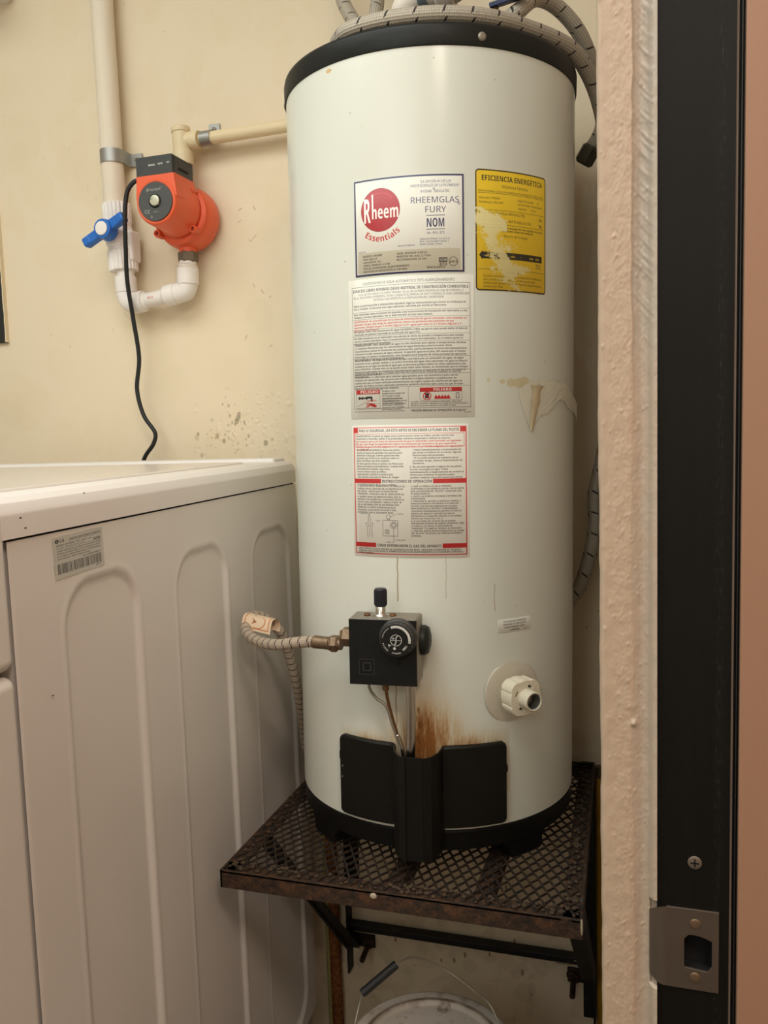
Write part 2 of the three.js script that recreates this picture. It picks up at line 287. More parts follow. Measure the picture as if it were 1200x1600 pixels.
// rough plastered beam end at the head of the back wall
{
  const g = new THREE.BoxGeometry(0.5, 0.2, 0.16, 60, 24, 20).translate(-0.87 - 0.25, 0.87 + 0.1, WB + 0.08), p = g.attributes.position;
  for (let i = 0; i < p.count; i++) { const x = p.getX(i), y = p.getY(i), z = p.getZ(i); p.setXYZ(i, x + 0.012 * N(z * 30, y * 40, 1), y + 0.010 * N(x * 40, z * 40, 2) + 0.004 * N(x * 150, z * 150, 5), z + 0.006 * N(x * 60, y * 60, 8)); }
  g.computeVertexNormals(); struct('trim_3', [g], std({ color: S(232, 226, 212), roughness: 0.9 }));
}
{ // hall ceiling lamp (outside the frame)
  const l = thing('ceiling_lamp', 'square white ceiling lamp glowing warm in the hall beyond the doorway', 'lamp', [HALL.x, CEIL, HALL.z]);
  mesh('lamp_frame', [rbox(-0.25, 0.25, -0.03, 0, -0.25, 0.25, 0.005)], M.white, l);
  mesh('lamp_panel', [box(-0.225, 0.225, -0.036, -0.03, -0.225, 0.225)], std({ color: 0xffffff, emissive: new THREE.Color(1, 0.74, 0.5), emissiveIntensity: 1.5 }), l);
}

// ------------------------------------------------------------------ water heater
const R = 0.205;
const heater = thing('water_heater', 'tall white cylindrical gas water heater with black rim and stickers, standing on the mesh shelf', 'water heater', [-0.0079, -0.5658, 0.2068]);
heater.quaternion.setFromUnitVectors(V(0, 1, 0), V(0.0134, 0.9999, -0.0033).normalize());
// a rounded panel bent round the heater: th in degrees, h in metres from the shelf
function bent(th0, th1, h0, h1, r, thick, cr = 0.004, nx = 40, top0 = 0, top1 = 0) {
  const P = [], U = [], I = [], w = (th1 - th0) * D * r, xs = [];
  for (let i = 0; i <= nx; i++) xs.push(i / nx * w);
  for (const k of [0.12, 0.3, 0.6, 1]) { xs.push(cr * k, w - cr * k); }
  xs.sort((a, b) => a - b);
  const at = (x, y, rad) => { const t = th0 * D + x / r; P.push(Math.sin(t) * rad, y, Math.cos(t) * rad); U.push(x / w, (y - h0) / (h1 - h0)); };
  for (const x of xs) {
    const e = Math.max(0, cr - x, cr - (w - x)), c = cr - Math.sqrt(Math.max(0, cr * cr - e * e)), tt = top0 + (top1 - top0) * x / w;
    const lo = h0 + c, hi = h1 + tt - c;
    at(x, lo, r); at(x, lo, r + thick * 0.75); at(x, lo + Math.min(thick * 0.4, 0.002), r + thick); at(x, hi - Math.min(thick * 0.4, 0.002), r + thick); at(x, hi, r + thick * 0.75); at(x, hi, r);
  }
  for (let i = 0; i < xs.length - 1; i++) for (let k = 0; k < 6; k++) { const a = i * 6 + k, b = i * 6 + (k + 1) % 6, c = a + 6, d = b + 6; I.push(a, c, b, b, c, d); }
  const L = (xs.length - 1) * 6; I.push(0, 1, 5, 1, 4, 5, 1, 2, 4, 2, 3, 4, L, L + 5, L + 1, L + 1, L + 5, L + 4, L + 1, L + 4, L + 2, L + 2, L + 4, L + 3);
  const g = new THREE.BufferGeometry(); g.setAttribute('position', new THREE.Float32BufferAttribute(P, 3)); g.setAttribute('uv', new THREE.Float32BufferAttribute(U, 2)); g.setIndex(I);
  return toCreasedNormals(g, 0.6);
}
// enamel: near white, with rust where the burner has spilt, drips and specks
const JH0 = 0.055, JH1 = 1.0402;
const enamelMap = canvas(2048, 1568, (g, w, h) => {
  const X = (th) => (th / 360 + 0.5) * w, Y = (y) => (JH1 - y) / (JH1 - JH0) * h;
  g.fillStyle = 'rgb(221,221,209)'; g.fillRect(0, 0, w, h);
  // rust: dense round the burner opening, thinning out in blotches and runs
  const im = g.getImageData(0, 0, w, h), d = im.data;
  for (let y = Math.floor(Y(0.262)); y < Math.min(h, Y(0.10)); y++) for (let x = Math.floor(X(-26)); x < X(42); x++) {
    const th = (x / w - 0.5) * 360, hh = JH1 - y / h * (JH1 - JH0);
    const run = 0.92 + 0.5 * N(th * 0.35, hh * 9, 1.7) + 0.4 * N(th * 1.1, hh * 34, 5.1) + 0.3 * N(th * 4, hh * 130, 2.2);
    const up = (hh - 0.172) / 0.075, side = (th - 10.5) / (11 - 4.5 * Math.min(1, Math.max(0, up)));
    let a = Math.exp(-side * side) * Math.exp(-Math.max(0, up) * Math.max(0, up) * 2.2);
    const lowL = Math.exp(-Math.pow((th + 13) / 11, 2)) * Math.exp(-Math.pow(Math.max(0, hh - 0.168) / 0.011, 2)) * 0.5, lowR = Math.exp(-Math.pow((th - 25) / 14, 2)) * Math.exp(-Math.pow(Math.max(0, hh - 0.168) / 0.016, 2)) * 0.7;
    a = Math.max(a * 1.25, lowL, lowR) * Math.min(1.25, Math.max(0.15, run));
    const light = Math.exp(-Math.pow((th - 13.4) / 0.6, 2)) * Math.max(0, 0.7 - Math.abs(hh - 0.19) * 12); a *= 1 - 0.5 * light;
    a = Math.min(0.92, a); if (a < 0.02) continue;
    const k = (y * w + x) * 4, dark = Math.min(1, Math.max(0, a * 1.3 - 0.35));
    const c = [176 - 44 * dark, 128 - 52 * dark, 66 - 34 * dark];
    for (let q = 0; q < 3; q++) d[k + q] = d[k + q] * (1 - a) + c[q] * a;
  }
  g.putImageData(im, 0, 0);
  for (let i = 0; i < 9; i++) { g.fillStyle = `rgba(104,72,40,${rr(0.25, 0.55)})`; g.beginPath(); g.ellipse(X(rr(6.2, 8.2)), Y(rr(0.155, 0.225)), rr(2, 6), rr(2, 7), 0, 0, 7); g.fill(); }
  const drip = (th, a, b, al) => { g.strokeStyle = `rgba(120,88,52,${al})`; g.lineWidth = 2.4; g.beginPath(); g.moveTo(X(th), Y(a)); for (let y = a; y > b; y -= 0.006) g.lineTo(X(th + rr(-0.18, 0.18)), Y(y)); g.stroke(); };
  drip(-0.8, 0.26, 0.17, 0.55); drip(0.5, 0.42, 0.355, 0.55); drip(18, 0.43, 0.36, 0.2); drip(36, 0.38, 0.34, 0.3);
  g.fillStyle = 'rgba(196,140,70,0.55)'; g.beginPath(); g.ellipse(X(-24), Y(1.032), 8, 4, 0, 0, 7); g.fill();
  for (let i = 0; i < 70; i++) { g.fillStyle = `rgba(120,104,80,${rr(0.15, 0.5)})`; const s = rr(0.6, 1.8); g.beginPath(); g.arc(X(rr(-80, 90)), Y(rr(0.06, 1.03)), s, 0, 7); g.fill(); }
  // glue smears of a torn strip
  g.fillStyle = 'rgba(206,192,150,0.75)';
  for (const [t, y, a, b] of [[39.5, 0.6385, 7, 5], [43, 0.637, 10, 9], [46.5, 0.637, 16, 10], [49, 0.6375, 14, 12], [34, 0.64, 3, 4]]) { g.beginPath(); g.ellipse(X(t), Y(y), a, b, 0, 0, 7); g.fill(); }
});
const enamel = phys({ map: tex(enamelMap), roughness: 0.4, specularIntensity: 0.25, clearcoat: 0.6, clearcoatRoughness: 0.2, bumpMap: grain(1, 3), bumpScale: 0.0004 });
const jacketShape = [[R - 0.012, JH0], [R - 0.0006, JH0], [R, JH0 + 0.0008], [R, JH1]];
{
  const g = new THREE.CylinderGeometry(R, R, JH1 - JH0, 160, 1, true, -Math.PI).translate(0, (JH0 + JH1) / 2, 0);
  mesh('jacket', [g, new THREE.CylinderGeometry(R - 0.001, R - 0.001, 0.002, 96).translate(0, JH0 + 0.001, 0), new THREE.CylinderGeometry(R - 0.001, R - 0.001, 0.002, 96).translate(0, JH1 - 0.001, 0)], enamel, heater);
}
const LG = (pts, seg = 128) => new THREE.LatheGeometry(pts.map(p => new THREE.Vector2(...p)), seg);
const cap = mesh('top_cap', [LG([[R - 0.004, JH1 - 0.004], [R + 0.0022, JH1 - 0.0005], [R + 0.0026, JH1 + 0.020], [R + 0.0016, JH1 + 0.0245], [R - 0.003, JH1 + 0.0270], [R - 0.010, JH1 + 0.0255], [0.0001, JH1 + 0.021]])], phys({ specularIntensity: 0.5, color: S(30, 31, 29), roughness: 0.42, bumpMap: fineBump, bumpScale: 0.0002 }), heater);
for (const th of [32.1, -75, 118, -150]) {
  const a = V(Math.sin(th * D), 0, Math.cos(th * D)), p = a.clone().multiplyScalar(R + 0.0022).setY(1.0495);
  mesh('cap_screw', [lathe([[0.0053, 0], [0.0053, 0.001], [0.0042, 0.0025], [0.002, 0.003], [0.0001, 0.0025]], p, p.clone().add(a), 20)], M.zinc, cap);
}
mesh('base_ring', [LG([[R - 0.03, 0.0255], [R - 0.003, 0.0255], [R - 0.0012, 0.0275], [R - 0.0008, 0.050], [R + 0.0005, JH0], [R - 0.012, JH0 + 0.001]]), new THREE.CylinderGeometry(R - 0.02, R - 0.02, 0.006, 96).translate(0, 0.03, 0)], M.blackPaint, heater);
for (const th of [-40, 51, 175]) mesh('leg', [bent(th - 8.5, th + 8.5, 0.0005, 0.0275, 0.178, 0.024, 0.006, 14), bent(th - 10.5, th + 10.5, 0.016, 0.028, 0.174, 0.028, 0.004, 14)], M.blackPaint, heater);

// ---- burner cover: two flat doors and the bulged channel between them
const coverMat = phys({ specularIntensity: 0.45, color: S(20, 19, 16), roughness: 0.45, bumpMap: grain(1, 24), bumpScale: 0.0004 });
const cov = mesh('burner_cover', (() => {
  const th0 = 7.3, pr = [[-0.0335, 0.2045], [-0.0315, 0.219], [-0.0285, 0.231], [-0.021, 0.2455], [-0.0115, 0.2515], [-0.0105, 0.2495], [0.0105, 0.2495], [0.0115, 0.2515], [0.021, 0.2455], [0.0285, 0.231], [0.0315, 0.219], [0.0335, 0.2045]];
  const sh = new THREE.Shape(); pr.forEach((p, i) => sh[i ? 'lineTo' : 'moveTo'](p[0], p[1])); pr.slice().reverse().forEach(p => sh.lineTo(p[0] * 0.94, p[1] - 0.0018)); sh.closePath();
  const q = new THREE.ExtrudeGeometry(sh, { depth: 0.136, bevelEnabled: false }).rotateX(Math.PI / 2).translate(0, 0.17, 0).rotateY(th0 * D);
  return [q, bent(-1.5, 16.2, 0.033, 0.04, R + 0.001, 0.004, 0.001, 10)];
})(), coverMat, heater);
const dl = mesh('burner_door', [bent(-23.9, -1.2, 0.0615, 0.1715, R + 0.0012, 0.0075, 0.005, 26)], coverMat, heater, 'black steel door of the burner, to the left of the channel');
mesh('hinge_tab', [bent(-24.4, -23.2, 0.135, 0.150, R + 0.001, 0.007, 0.001, 3)], coverMat, dl);
const dr = mesh('burner_door', [bent(15.8, 39.3, 0.0605, 0.1705, R + 0.0012, 0.0075, 0.005, 26)], coverMat, heater, 'black steel door of the burner, to the right of the channel');
mesh('hinge_tab', [bent(38.9, 39.9, 0.128, 0.140, R + 0.001, 0.007, 0.001, 3)], coverMat, dr);
for (const [th, h] of [[-23.0, 0.113], [-22.8, 0.128]]) mesh('paint_chip', [new THREE.SphereGeometry(0.0011, 8, 6).scale(1, 1.3, 0.4).translate(0, 0, R + 0.0087).rotateY(th * D).translate(0, h, 0)], M.zinc, dl);

// ---- stickers
function para(g, txt, x, y, w, size, lead, opt = {}) { // wraps words into a block; returns the y below it
  g.font = `${opt.style || ''} ${size}px ${opt.face || 'sans-serif'}`; g.fillStyle = opt.color || 'rgb(52,46,42)';
  g.textAlign = opt.align || 'left'; g.textBaseline = 'alphabetic';
  let line = ''; const out = [];
  for (const par of txt.split('\n')) { line = ''; for (const wd of par.split(' ')) { const t = line ? line + ' ' + wd : wd; if (g.measureText(t).width > w && line) { out.push(line); line = wd; } else line = t; } out.push(line); }
  for (const l of out) { g.fillText(l, opt.align === 'center' ? x + w / 2 : x, y); y += lead; }
  return y;
}
const fit = (g, t, x, y, w, font, color, align = 'center') => { g.font = font; g.fillStyle = color; g.textAlign = 'left'; g.textBaseline = 'alphabetic'; const m = g.measureText(t).width; g.save(); g.translate(x, y); const s = w / m; g.scale(s, 1); g.fillText(t, 0, 0); g.restore(); };
const navy = 'rgb(38,40,84)', ink = 'rgb(50,44,44)', red = 'rgb(196,44,44)';
const plate = canvas(912, 752, (g, w, h) => {
  g.fillStyle = 'rgb(226,222,210)'; g.fillRect(0, 0, w, h);
  g.strokeStyle = navy; g.lineWidth = 13; g.strokeRect(8, 8, w - 16, h - 16);
  const cx = 232, cy = 246; g.fillStyle = 'rgb(172,28,36)'; g.beginPath(); g.arc(cx, cy, 168, 0, 7); g.fill();
  g.lineWidth = 5; g.strokeStyle = 'rgb(146,24,32)'; g.beginPath(); g.arc(cx, cy, 165, 0, 7); g.stroke();
  g.strokeStyle = 'rgb(214,74,70)'; g.lineWidth = 4; g.beginPath(); g.ellipse(cx, cy - 70, 104, 60, 0, 3.3, 6.1); g.stroke();
  g.save(); g.translate(cx - 150, cy + 64); g.scale(0.72, 1.75); g.font = 'bold 150px sans-serif'; g.fillStyle = 'rgb(240,236,228)'; g.textAlign = 'left'; g.fillText('R', 0, 16); g.restore();
  g.save(); g.translate(cx - 76, cy + 66); g.scale(0.745, 1.2); g.font = 'bold 116px sans-serif'; g.fillStyle = 'rgb(240,236,228)'; g.fillText('heem', 0, 0); g.fillRect(8, -160, 18, 100); g.restore();
  g.font = '24px sans-serif'; g.fillText('®', cx + 118, cy + 92);
  g.fillStyle = 'rgb(198,50,50)'; g.font = 'bold 66px sans-serif'; g.textAlign = 'center';
  const word = 'Essentials'; let a = 0.66; for (const ch of word) { const mw = g.measureText(ch).width / 232; a -= mw / 2; g.save(); g.translate(cx + 232 * Math.sin(-a), cy + 232 * Math.cos(-a) + 12); g.rotate(a); g.fillText(ch, 0, 0); g.restore(); a -= mw / 2 + 0.012; }
  fit(g, '“LA OPCIÓN #1 DE LOS', 560, 66, 250, 'italic 28px sans-serif', navy);
  fit(g, 'PROFESIONALES DE LA PLOMERÍA”', 484, 96, 390, 'italic 28px sans-serif', navy);
  fit(g, 'R-FOAM   INSULATED', 566, 140, 230, '28px sans-serif', navy); g.font = '26px sans-serif'; g.fillText('®', 662, 122);
  fit(g, 'RHEEMGLAS', 482, 218, 392, '64px sans-serif', navy); fit(g, 'FURY', 596, 292, 172, '66px sans-serif', navy); g.font = '30px sans-serif'; g.fillStyle = navy; g.fillText('®', 858, 236);
  g.fillStyle = navy; g.fillRect(610, 312, 148, 5); g.fillRect(610, 418, 148, 5); fit(g, 'NOM', 608, 402, 150, 'bold 92px sans-serif', navy);
  fit(g, 'No. REG. 873', 614, 456, 140, '24px sans-serif', navy);
  fit(g, 'Industrias Rheem, S.A. de C.V.', 556, 500, 240, '20px sans-serif', navy); fit(g, 'Blvd. Luis Donaldo Colosio 1', 556, 520, 232, '20px sans-serif', navy); fit(g, 'Nuevo Laredo, Tamps.', 556, 540, 180, '20px sans-serif', navy);
  fit(g, 'Hecho En México', 376, 544, 140, '20px sans-serif', navy); fit(g, 'ASSY 56', 36, 566, 60, '16px sans-serif', ink);
  g.fillStyle = 'rgb(206,198,176)'; g.beginPath(); g.roundRect(30, 568, w - 62, 162, 12); g.fill();
  const L = [['MODELO: 29V20RP', 74, 604, 172], ['TIPO GAS: LP', 74, 628, 128], ['CAPACIDAD: 76 L', 74, 652, 164], ['CARGA TERMICA: 4.2 kW', 74, 676, 236], ['TIPO DE CALENTADOR: ALMACENAMIENTO', 74, 700, 396], ['RESISTENCIA HIDROSTATICA: 0.83 MPa', 74, 724, 378], ['SERIE: RHLPGH1123I8121', 366, 604, 250], ['PRESION DEL GAS: 2.7 kPa', 366, 628, 276], ['RECUPERACION: 25 min', 366, 652, 244], ['MADE IN MEXICO', 610, 720, 146]];
  for (const [t, x, y, ww] of L) fit(g, t, x, y, ww, 'bold 22px sans-serif', 'rgb(62,54,50)');
  g.fillStyle = 'rgb(50,46,44)'; g.fillRect(706, 640, 68, 34); fit(g, 'NOM', 710, 668, 60, 'bold 30px sans-serif', 'rgb(214,208,190)'); fit(g, '873', 710, 702, 60, 'bold 30px sans-serif', ink);
  g.strokeStyle = ink; g.lineWidth = 4; g.beginPath(); g.arc(822, 670, 34, 0, 7); g.stroke(); fit(g, 'ANCE', 790, 680, 64, 'italic bold 24px sans-serif', ink);
});
const warn = canvas(1024, 1100, (g, w, h) => {
  g.fillStyle = 'rgb(222,218,206)'; g.fillRect(0, 0, w, h);
  const B = 'bold';
  fit(g, 'CALENTADOR DE AGUA AUTOMÁTICO TIPO ALMACENAMIENTO', 132, 46, 742, '28px sans-serif', ink);
  g.strokeStyle = 'rgb(96,88,82)'; g.lineWidth = 3; g.strokeRect(34, 60, w - 66, 960);
  fit(g, 'ESPACIOS LIBRES MÍNIMOS DESDE MATERIAL DE CONSTRUCCIÓN COMBUSTIBLE', 42, 100, 940, 'bold 30px sans-serif', ink);
  fit(g, '0 cm. DE LOS LADOS Y LA PARTE TRASERA. 30 cm. EN LA PARTE FRONTAL (O CAJA DE CONTROL), Y', 92, 126, 850, '22px sans-serif', ink);
  fit(g, '30 cm. DE LA PARTE SUPERIOR AL TECHO. CONSULTE EL MANUAL DE USO Y CUIDADO, EL CUAL CONTIENE MÁS', 46, 150, 940, '22px sans-serif', ink);
  fit(g, 'DETALLES CON RESPECTO A LA INSTALACIÓN DEL CALENTADOR.', 230, 174, 560, '22px sans-serif', ink);
  const hr = (y) => { g.fillStyle = 'rgb(110,102,94)'; g.fillRect(34, y, w - 66, 2.5); };
  const lines = [[190, 'PARA LA INSTALACIÓN Y OPERACIÓN SEGUROS: Siga las instrucciones que vienen en el Manual de Uso y Cuidado. Si necesita una copia adicional, solicítela por escrito al fabricante.'],
    [256, 'Este calentador debe instalarse de acuerdo a las instrucciones de instalación del fabricante y a los códigos y normas aplicables. No se debe instalar en una casa rodante.'],
    [312, 'ADVERTENCIA: Se recuerda que en la línea de alimentación de gas al calentador, esté instalado un regulador de gas, que tenga la capacidad de reducir las presiones del suministro de gas superiores. Presión de gas: 2.74 kPa (28g/cm² ó 11" agua) para Gas L.P. y 1.76 kPa (18g/cm² ó 7" agua) para Gas Natural.', red],
    [392, 'No aplique calor a las conexiones de agua CALIENTE o FRÍA, ya que el calor puede dañar el tubo de inmersión de plástico insertado en la entrada del agua fría.'],
    [444, 'No debe instalarse en el calentador una válvula de alivio de presión y temperatura que cumpla con las normas aplicables. Para el mantenimiento seguro del calentador, no se deben quitar ni destruir esta válvula ni su orificio.'],
    [500, 'CONDENSACIÓN - Este calentador de agua ha sido diseñado para operar a temperaturas mínimas y a mayores eficiencias que los calentadores de agua diseñados anteriormente. Estas características causan la formación de condensación, particularmente al inicio del calentamiento o durante un alto consumo de agua caliente. Si aparece agua en el piso, NO asuma que el tanque tiene fugas. Si hubiese condensación, ésta desaparecerá después de varias jornadas de operación del calentador al alcanzar cierta temperatura.'],
    [620, 'AVISO DE AGUA - No importa el material de que esté fabricado un calentador de agua, en algún momento se va a gotear, debido a la acción corrosiva del agua. Este calentador de agua no deberá instalarse en un lugar en donde el agua que se derrame pudiera dañar los sitios adyacentes a los pisos inferiores. Cuando esto no se puede evitar debe tener drenes, se recomienda que se coloque debajo del calentador un recipiente adecuado para capturar el agua que se derrame. Consulte el Manual de Uso y Cuidado.'],
    [724, 'Consulte el Manual de Uso y Cuidado para leer las instrucciones antes de cambiar el nivel de temperatura.'],
    [752, 'Este calentador es adecuado para calentar agua potable para uso doméstico y para uso en sistemas de calefacción. No conecte este calentador a ningún sistema o componentes de calefacción que se hayan utilizado anteriormente con algún equipo de calefacción de agua no potable. No utilice en este calentador productos químicos diversos tales como los que se usan para el tratamiento de agua de calderas.']];
  for (const [y, t, c] of lines) { if (y > 190) hr(y); para(g, t, 46, y + 24, w - 96, 19.5, 22.5, { color: c || ink, style: B }); }
  hr(850); g.fillRect(500, 850, 2.5, 170);
  g.fillStyle = red; g.fillRect(54, 868, 214, 34); fit(g, '▲ PELIGRO', 64, 896, 194, 'bold 30px sans-serif', 'rgb(236,230,220)'); g.strokeStyle = ink; g.lineWidth = 2; g.strokeRect(54, 902, 214, 112);
  g.fillStyle = 'rgb(40,38,38)'; g.fillRect(80, 928, 80, 12); g.fillRect(150, 922, 50, 16); g.fillRect(188, 926, 14, 34); for (const x of [84, 110, 150]) { g.beginPath(); g.arc(x, 934, 11, 0, 7); g.fill(); }
  fit(g, 'CALIENTE', 146, 962, 92, 'bold 16px sans-serif', red); g.strokeStyle = ink; g.beginPath(); g.moveTo(68, 1000); g.lineTo(130, 970); g.lineTo(260, 984); g.stroke();
  g.beginPath(); g.ellipse(206, 992, 34, 12, 0.3, 0, 7); g.fill(); for (let i = 0; i < 5; i++) { g.save(); g.translate(180 - i * 2, 982 + i * 5); g.rotate(0.2 - i * 0.12); g.fillRect(-30, -2, 34, 4); g.restore(); }
  para(g, 'El agua a una temperatura mayor de 52°C puede causar quemaduras severas instantáneas o la muerte por quemadura.', 286, 888, 200, 17, 20, { style: B });
  para(g, 'Los niños, las personas incapacitadas y los ancianos corren mayor riesgo de quemadura. Consulte el Manual de Uso y Cuidado para mayores detalles.', 286, 988 - 40, 206, 15, 17, { style: B });
  g.fillStyle = red; g.fillRect(592, 864, 330, 32); fit(g, '▲ PELIGRO', 672, 890, 170, 'bold 28px sans-serif', 'rgb(236,230,220)'); g.strokeRect(592, 896, 330, 66);
  g.fillStyle = 'rgb(40,38,38)'; g.fillRect(632, 908, 32, 40); g.lineWidth = 7; g.strokeStyle = red; g.beginPath(); g.arc(648, 930, 30, 0, 7); g.stroke(); g.beginPath(); g.moveTo(626, 910); g.lineTo(670, 950); g.stroke();
  g.fillStyle = red; g.beginPath(); g.moveTo(706, 954); for (let i = 0; i <= 10; i++) g.lineTo(706 + i * 12, 954 - (i % 2 ? 34 : 14)); g.lineTo(834, 954); g.fill();
  g.fillStyle = 'rgb(40,38,38)'; g.fillRect(874, 906, 26, 44); g.fillStyle = 'rgb(214,208,196)'; g.fillRect(878, 910, 18, 36);
  para(g, 'No utilice o almacene productos inflamables, tales como gasolina, solventes o adhesivos en el lugar o en áreas cercanas a donde se encuentre ubicado el calentador de agua.', 520, 978, 460, 14.5, 15.5, { style: B });
  fit(g, 'Estos modelos están fabricados bajo las normas, reglamentos y recomendaciones aplicables.', 34, 1046, 440, '15px sans-serif', ink); fit(g, 'PRESIÓN MÁXIMA DE OPERACIÓN 10.0 kg/cm²', 524, 1050, 430, 'bold 24px sans-serif', ink); fit(g, 'AP12098-2', 940, 1064, 56, '14px sans-serif', ink);
});
const pilot = canvas(1000, 1100, (g, w, h) => {
  g.fillStyle = 'rgb(224,218,206)'; g.fillRect(0, 0, w, h); g.strokeStyle = red; g.lineWidth = 8; g.strokeRect(22, 22, w - 46, h - 50);
  const bar = (y, t, x0, x1) => { g.fillStyle = red; g.fillRect(22, y, w - 46, 38); g.fillStyle = 'rgb(226,220,208)'; g.fillRect(x0, y - 2, x1 - x0, 42); fit(g, t, x0 + 8, y + 31, x1 - x0 - 16, 'bold 32px sans-serif', ink); };
  bar(26, 'PARA SU SEGURIDAD, LEA ESTO ANTES DE ENCENDER LA FLAMA DEL PILOTO', 62, 928);
  g.strokeStyle = red; g.lineWidth = 3; g.strokeRect(38, 74, w - 78, 108);
  let y = para(g, 'ADVERTENCIA: Si usted no sigue estas instrucciones como se indica, puede ocurrir una explosión o incendio, daños a la propiedad, lesiones corporales o incluso la muerte.', 46, 98, w - 96, 20, 22, { style: 'bold' });
  para(g, 'Se requiere que en la línea de alimentación de gas al calentador, esté instalado un regulador de gas, que tenga la capacidad de reducir las presiones del suministro de gas superiores. Presión de gas: 2.74 kPa (28g/cm² ó 11" agua) para Gas L.P. y 1.76 kPa (18g/cm² ó 7" agua) para Gas Natural.', 46, y, w - 96, 20, 22, { style: 'bold', color: red });
  y = para(g, 'A. ANTES DE ENCENDER la flama del piloto, huela en busca de pérdidas del aparato para detectar si hay gas. Ciertos gases son más pesados que el aire y se asientan sobre el piso; verifique esa zona también.', 48, 214, 420, 19, 22, { style: 'bold' });
  y = para(g, 'B. Este aparato tiene un piloto con flama que debe encenderse manualmente. Cuando esté encendiendo el piloto, siga estas instrucciones como se indica.', 48, y + 2, 420, 19, 22, { style: 'bold' });
  para(g, 'QUE HACER SI DETECTA OLOR A GAS\n• No intente encender la flama de ningún aparato.\n• No toque ningún aparato eléctrico y no use el teléfono dentro de la casa o edificio.', 48, y + 2, 420, 19, 21, { style: 'bold' });
  y = para(g, '• Llame inmediatamente a su proveedor de gas desde el teléfono de un vecino. Siga las instrucciones del proveedor.\n• Si no puede ponerse en contacto con el proveedor de gas, llame al departamento de bomberos.', 540, 214, 420, 19, 22, { style: 'bold' });
  para(g, 'C. No use este aparato si alguna de sus partes ha sido sumergida en agua. Llame inmediatamente al departamento de servicio al cliente para examinar el aparato y para cambiar cualquier pieza del sistema de control y cualquier control de gas que haya sido sumergido.', 516, y + 6, 440, 19, 22, { style: 'bold' });
  bar(444, 'INSTRUCCIONES DE OPERACIÓN', 268, 704);
  y = para(g, '1. LOCALICE EN EL TERMOSTATO LA PERILLA (2) Y GÍRELA EN EL SENTIDO DE LAS MANECILLAS DEL RELOJ ↷ HASTA QUE LA POSICIÓN DE "APAGADO" COINCIDA CON EL INDICADOR (3).', 44, 512, 430, 19, 22, { style: 'bold' });
  para(g, '2. ESPERE CINCO (5) MINUTOS PARA QUE SE DESPEJE CUALQUIER GAS. SI DESPUÉS DETECTA OLOR A GAS, DETÉNGASE Y SIGA EL PASO "B" DE LA INFORMACIÓN DE SEGURIDAD QUE VIENE EN LA PARTE SUPERIOR DE ESTA ETIQUETA. SI NO DETECTA OLOR A GAS, CONTINÚE CON EL SIGUIENTE PASO.', 44, y + 2, 430, 19, 22, { style: 'bold' });
  para(g, '3. GIRE LA PERILLA (2) EN EL SENTIDO CONTRARIO A LAS MANECILLAS DEL RELOJ HASTA QUE LA POSICIÓN DE "PILOTO" COINCIDA CON EL INDICADOR (3).\n4. QUITE LAS PUERTAS EXTERNA E INTERNA DEL CALENTADOR.\n5. PRESIONE EL BOTÓN (1) HASTA EL FONDO, E INMEDIATAMENTE ENCIENDA LA FLAMA DEL PILOTO CON UN ENCENDEDOR DE COCINA, MANTENIENDO EL BOTÓN (1) PRESIONADO. CONTINÚE OPRIMIENDO EL BOTÓN (1) POR LO MENOS UN MINUTO DESPUÉS DE QUE SE ENCIENDA LA FLAMA DEL PILOTO. SI SE APAGA, REPITA LOS PASOS DEL 1 AL 5.\n6. SI LA FLAMA DEL PILOTO NO SE QUEDA ENCENDIDA DESPUÉS DE VARIOS INTENTOS, GIRE LA PERILLA (2) HASTA LA POSICIÓN DE "APAGADO" Y LLAME AL TÉCNICO DE SERVICIO.\n7. UNA VEZ QUE SE HAYA ESTABLECIDO LA FLAMA DEL PILOTO, COLOQUE LAS PUERTAS INTERNA Y EXTERNA.', 520, 512, 440, 18.5, 20.5, { style: 'bold' });
  g.strokeStyle = ink; g.lineWidth = 3; g.strokeRect(278, 790, 130, 130); g.beginPath(); g.arc(372, 828, 30, 0, 7); g.stroke(); g.lineWidth = 5; g.beginPath(); g.arc(372, 828, 17, 0, 7); g.stroke(); g.lineWidth = 3; g.strokeRect(298, 868, 34, 34); g.strokeRect(307, 877, 16, 16); g.beginPath(); g.roundRect(312, 744, 30, 34, 8); g.stroke(); g.strokeRect(318, 778, 18, 12); g.beginPath(); g.moveTo(372, 858); g.lineTo(372, 976); g.moveTo(342, 760); g.lineTo(392, 738); g.stroke();
  fit(g, '1. BOTÓN', 394, 742, 62, '16px sans-serif', ink); fit(g, '3. INDICADOR', 384, 958, 88, '16px sans-serif', ink); fit(g, '2. PERILLA', 292, 980, 76, '16px sans-serif', ink); fit(g, 'TERMOSTATO', 72, 742, 76, '14px sans-serif', ink); fit(g, 'TUBO', 214, 800, 40, '14px sans-serif', ink);
  g.beginPath(); g.moveTo(120, 820); g.lineTo(146, 812); g.lineTo(146, 750); g.lineTo(158, 736); g.lineTo(166, 812); g.lineTo(190, 820); g.lineTo(176, 852); g.lineTo(182, 940); g.moveTo(134, 852); g.lineTo(120, 820); g.moveTo(134, 852); g.lineTo(140, 940); g.moveTo(158, 860); g.lineTo(158, 930); g.stroke(); g.beginPath(); g.arc(156, 836, 12, 0, 7); g.stroke();
  bar(980, 'CÓMO INTERRUMPIR EL GAS DEL APARATO', 214, 776);
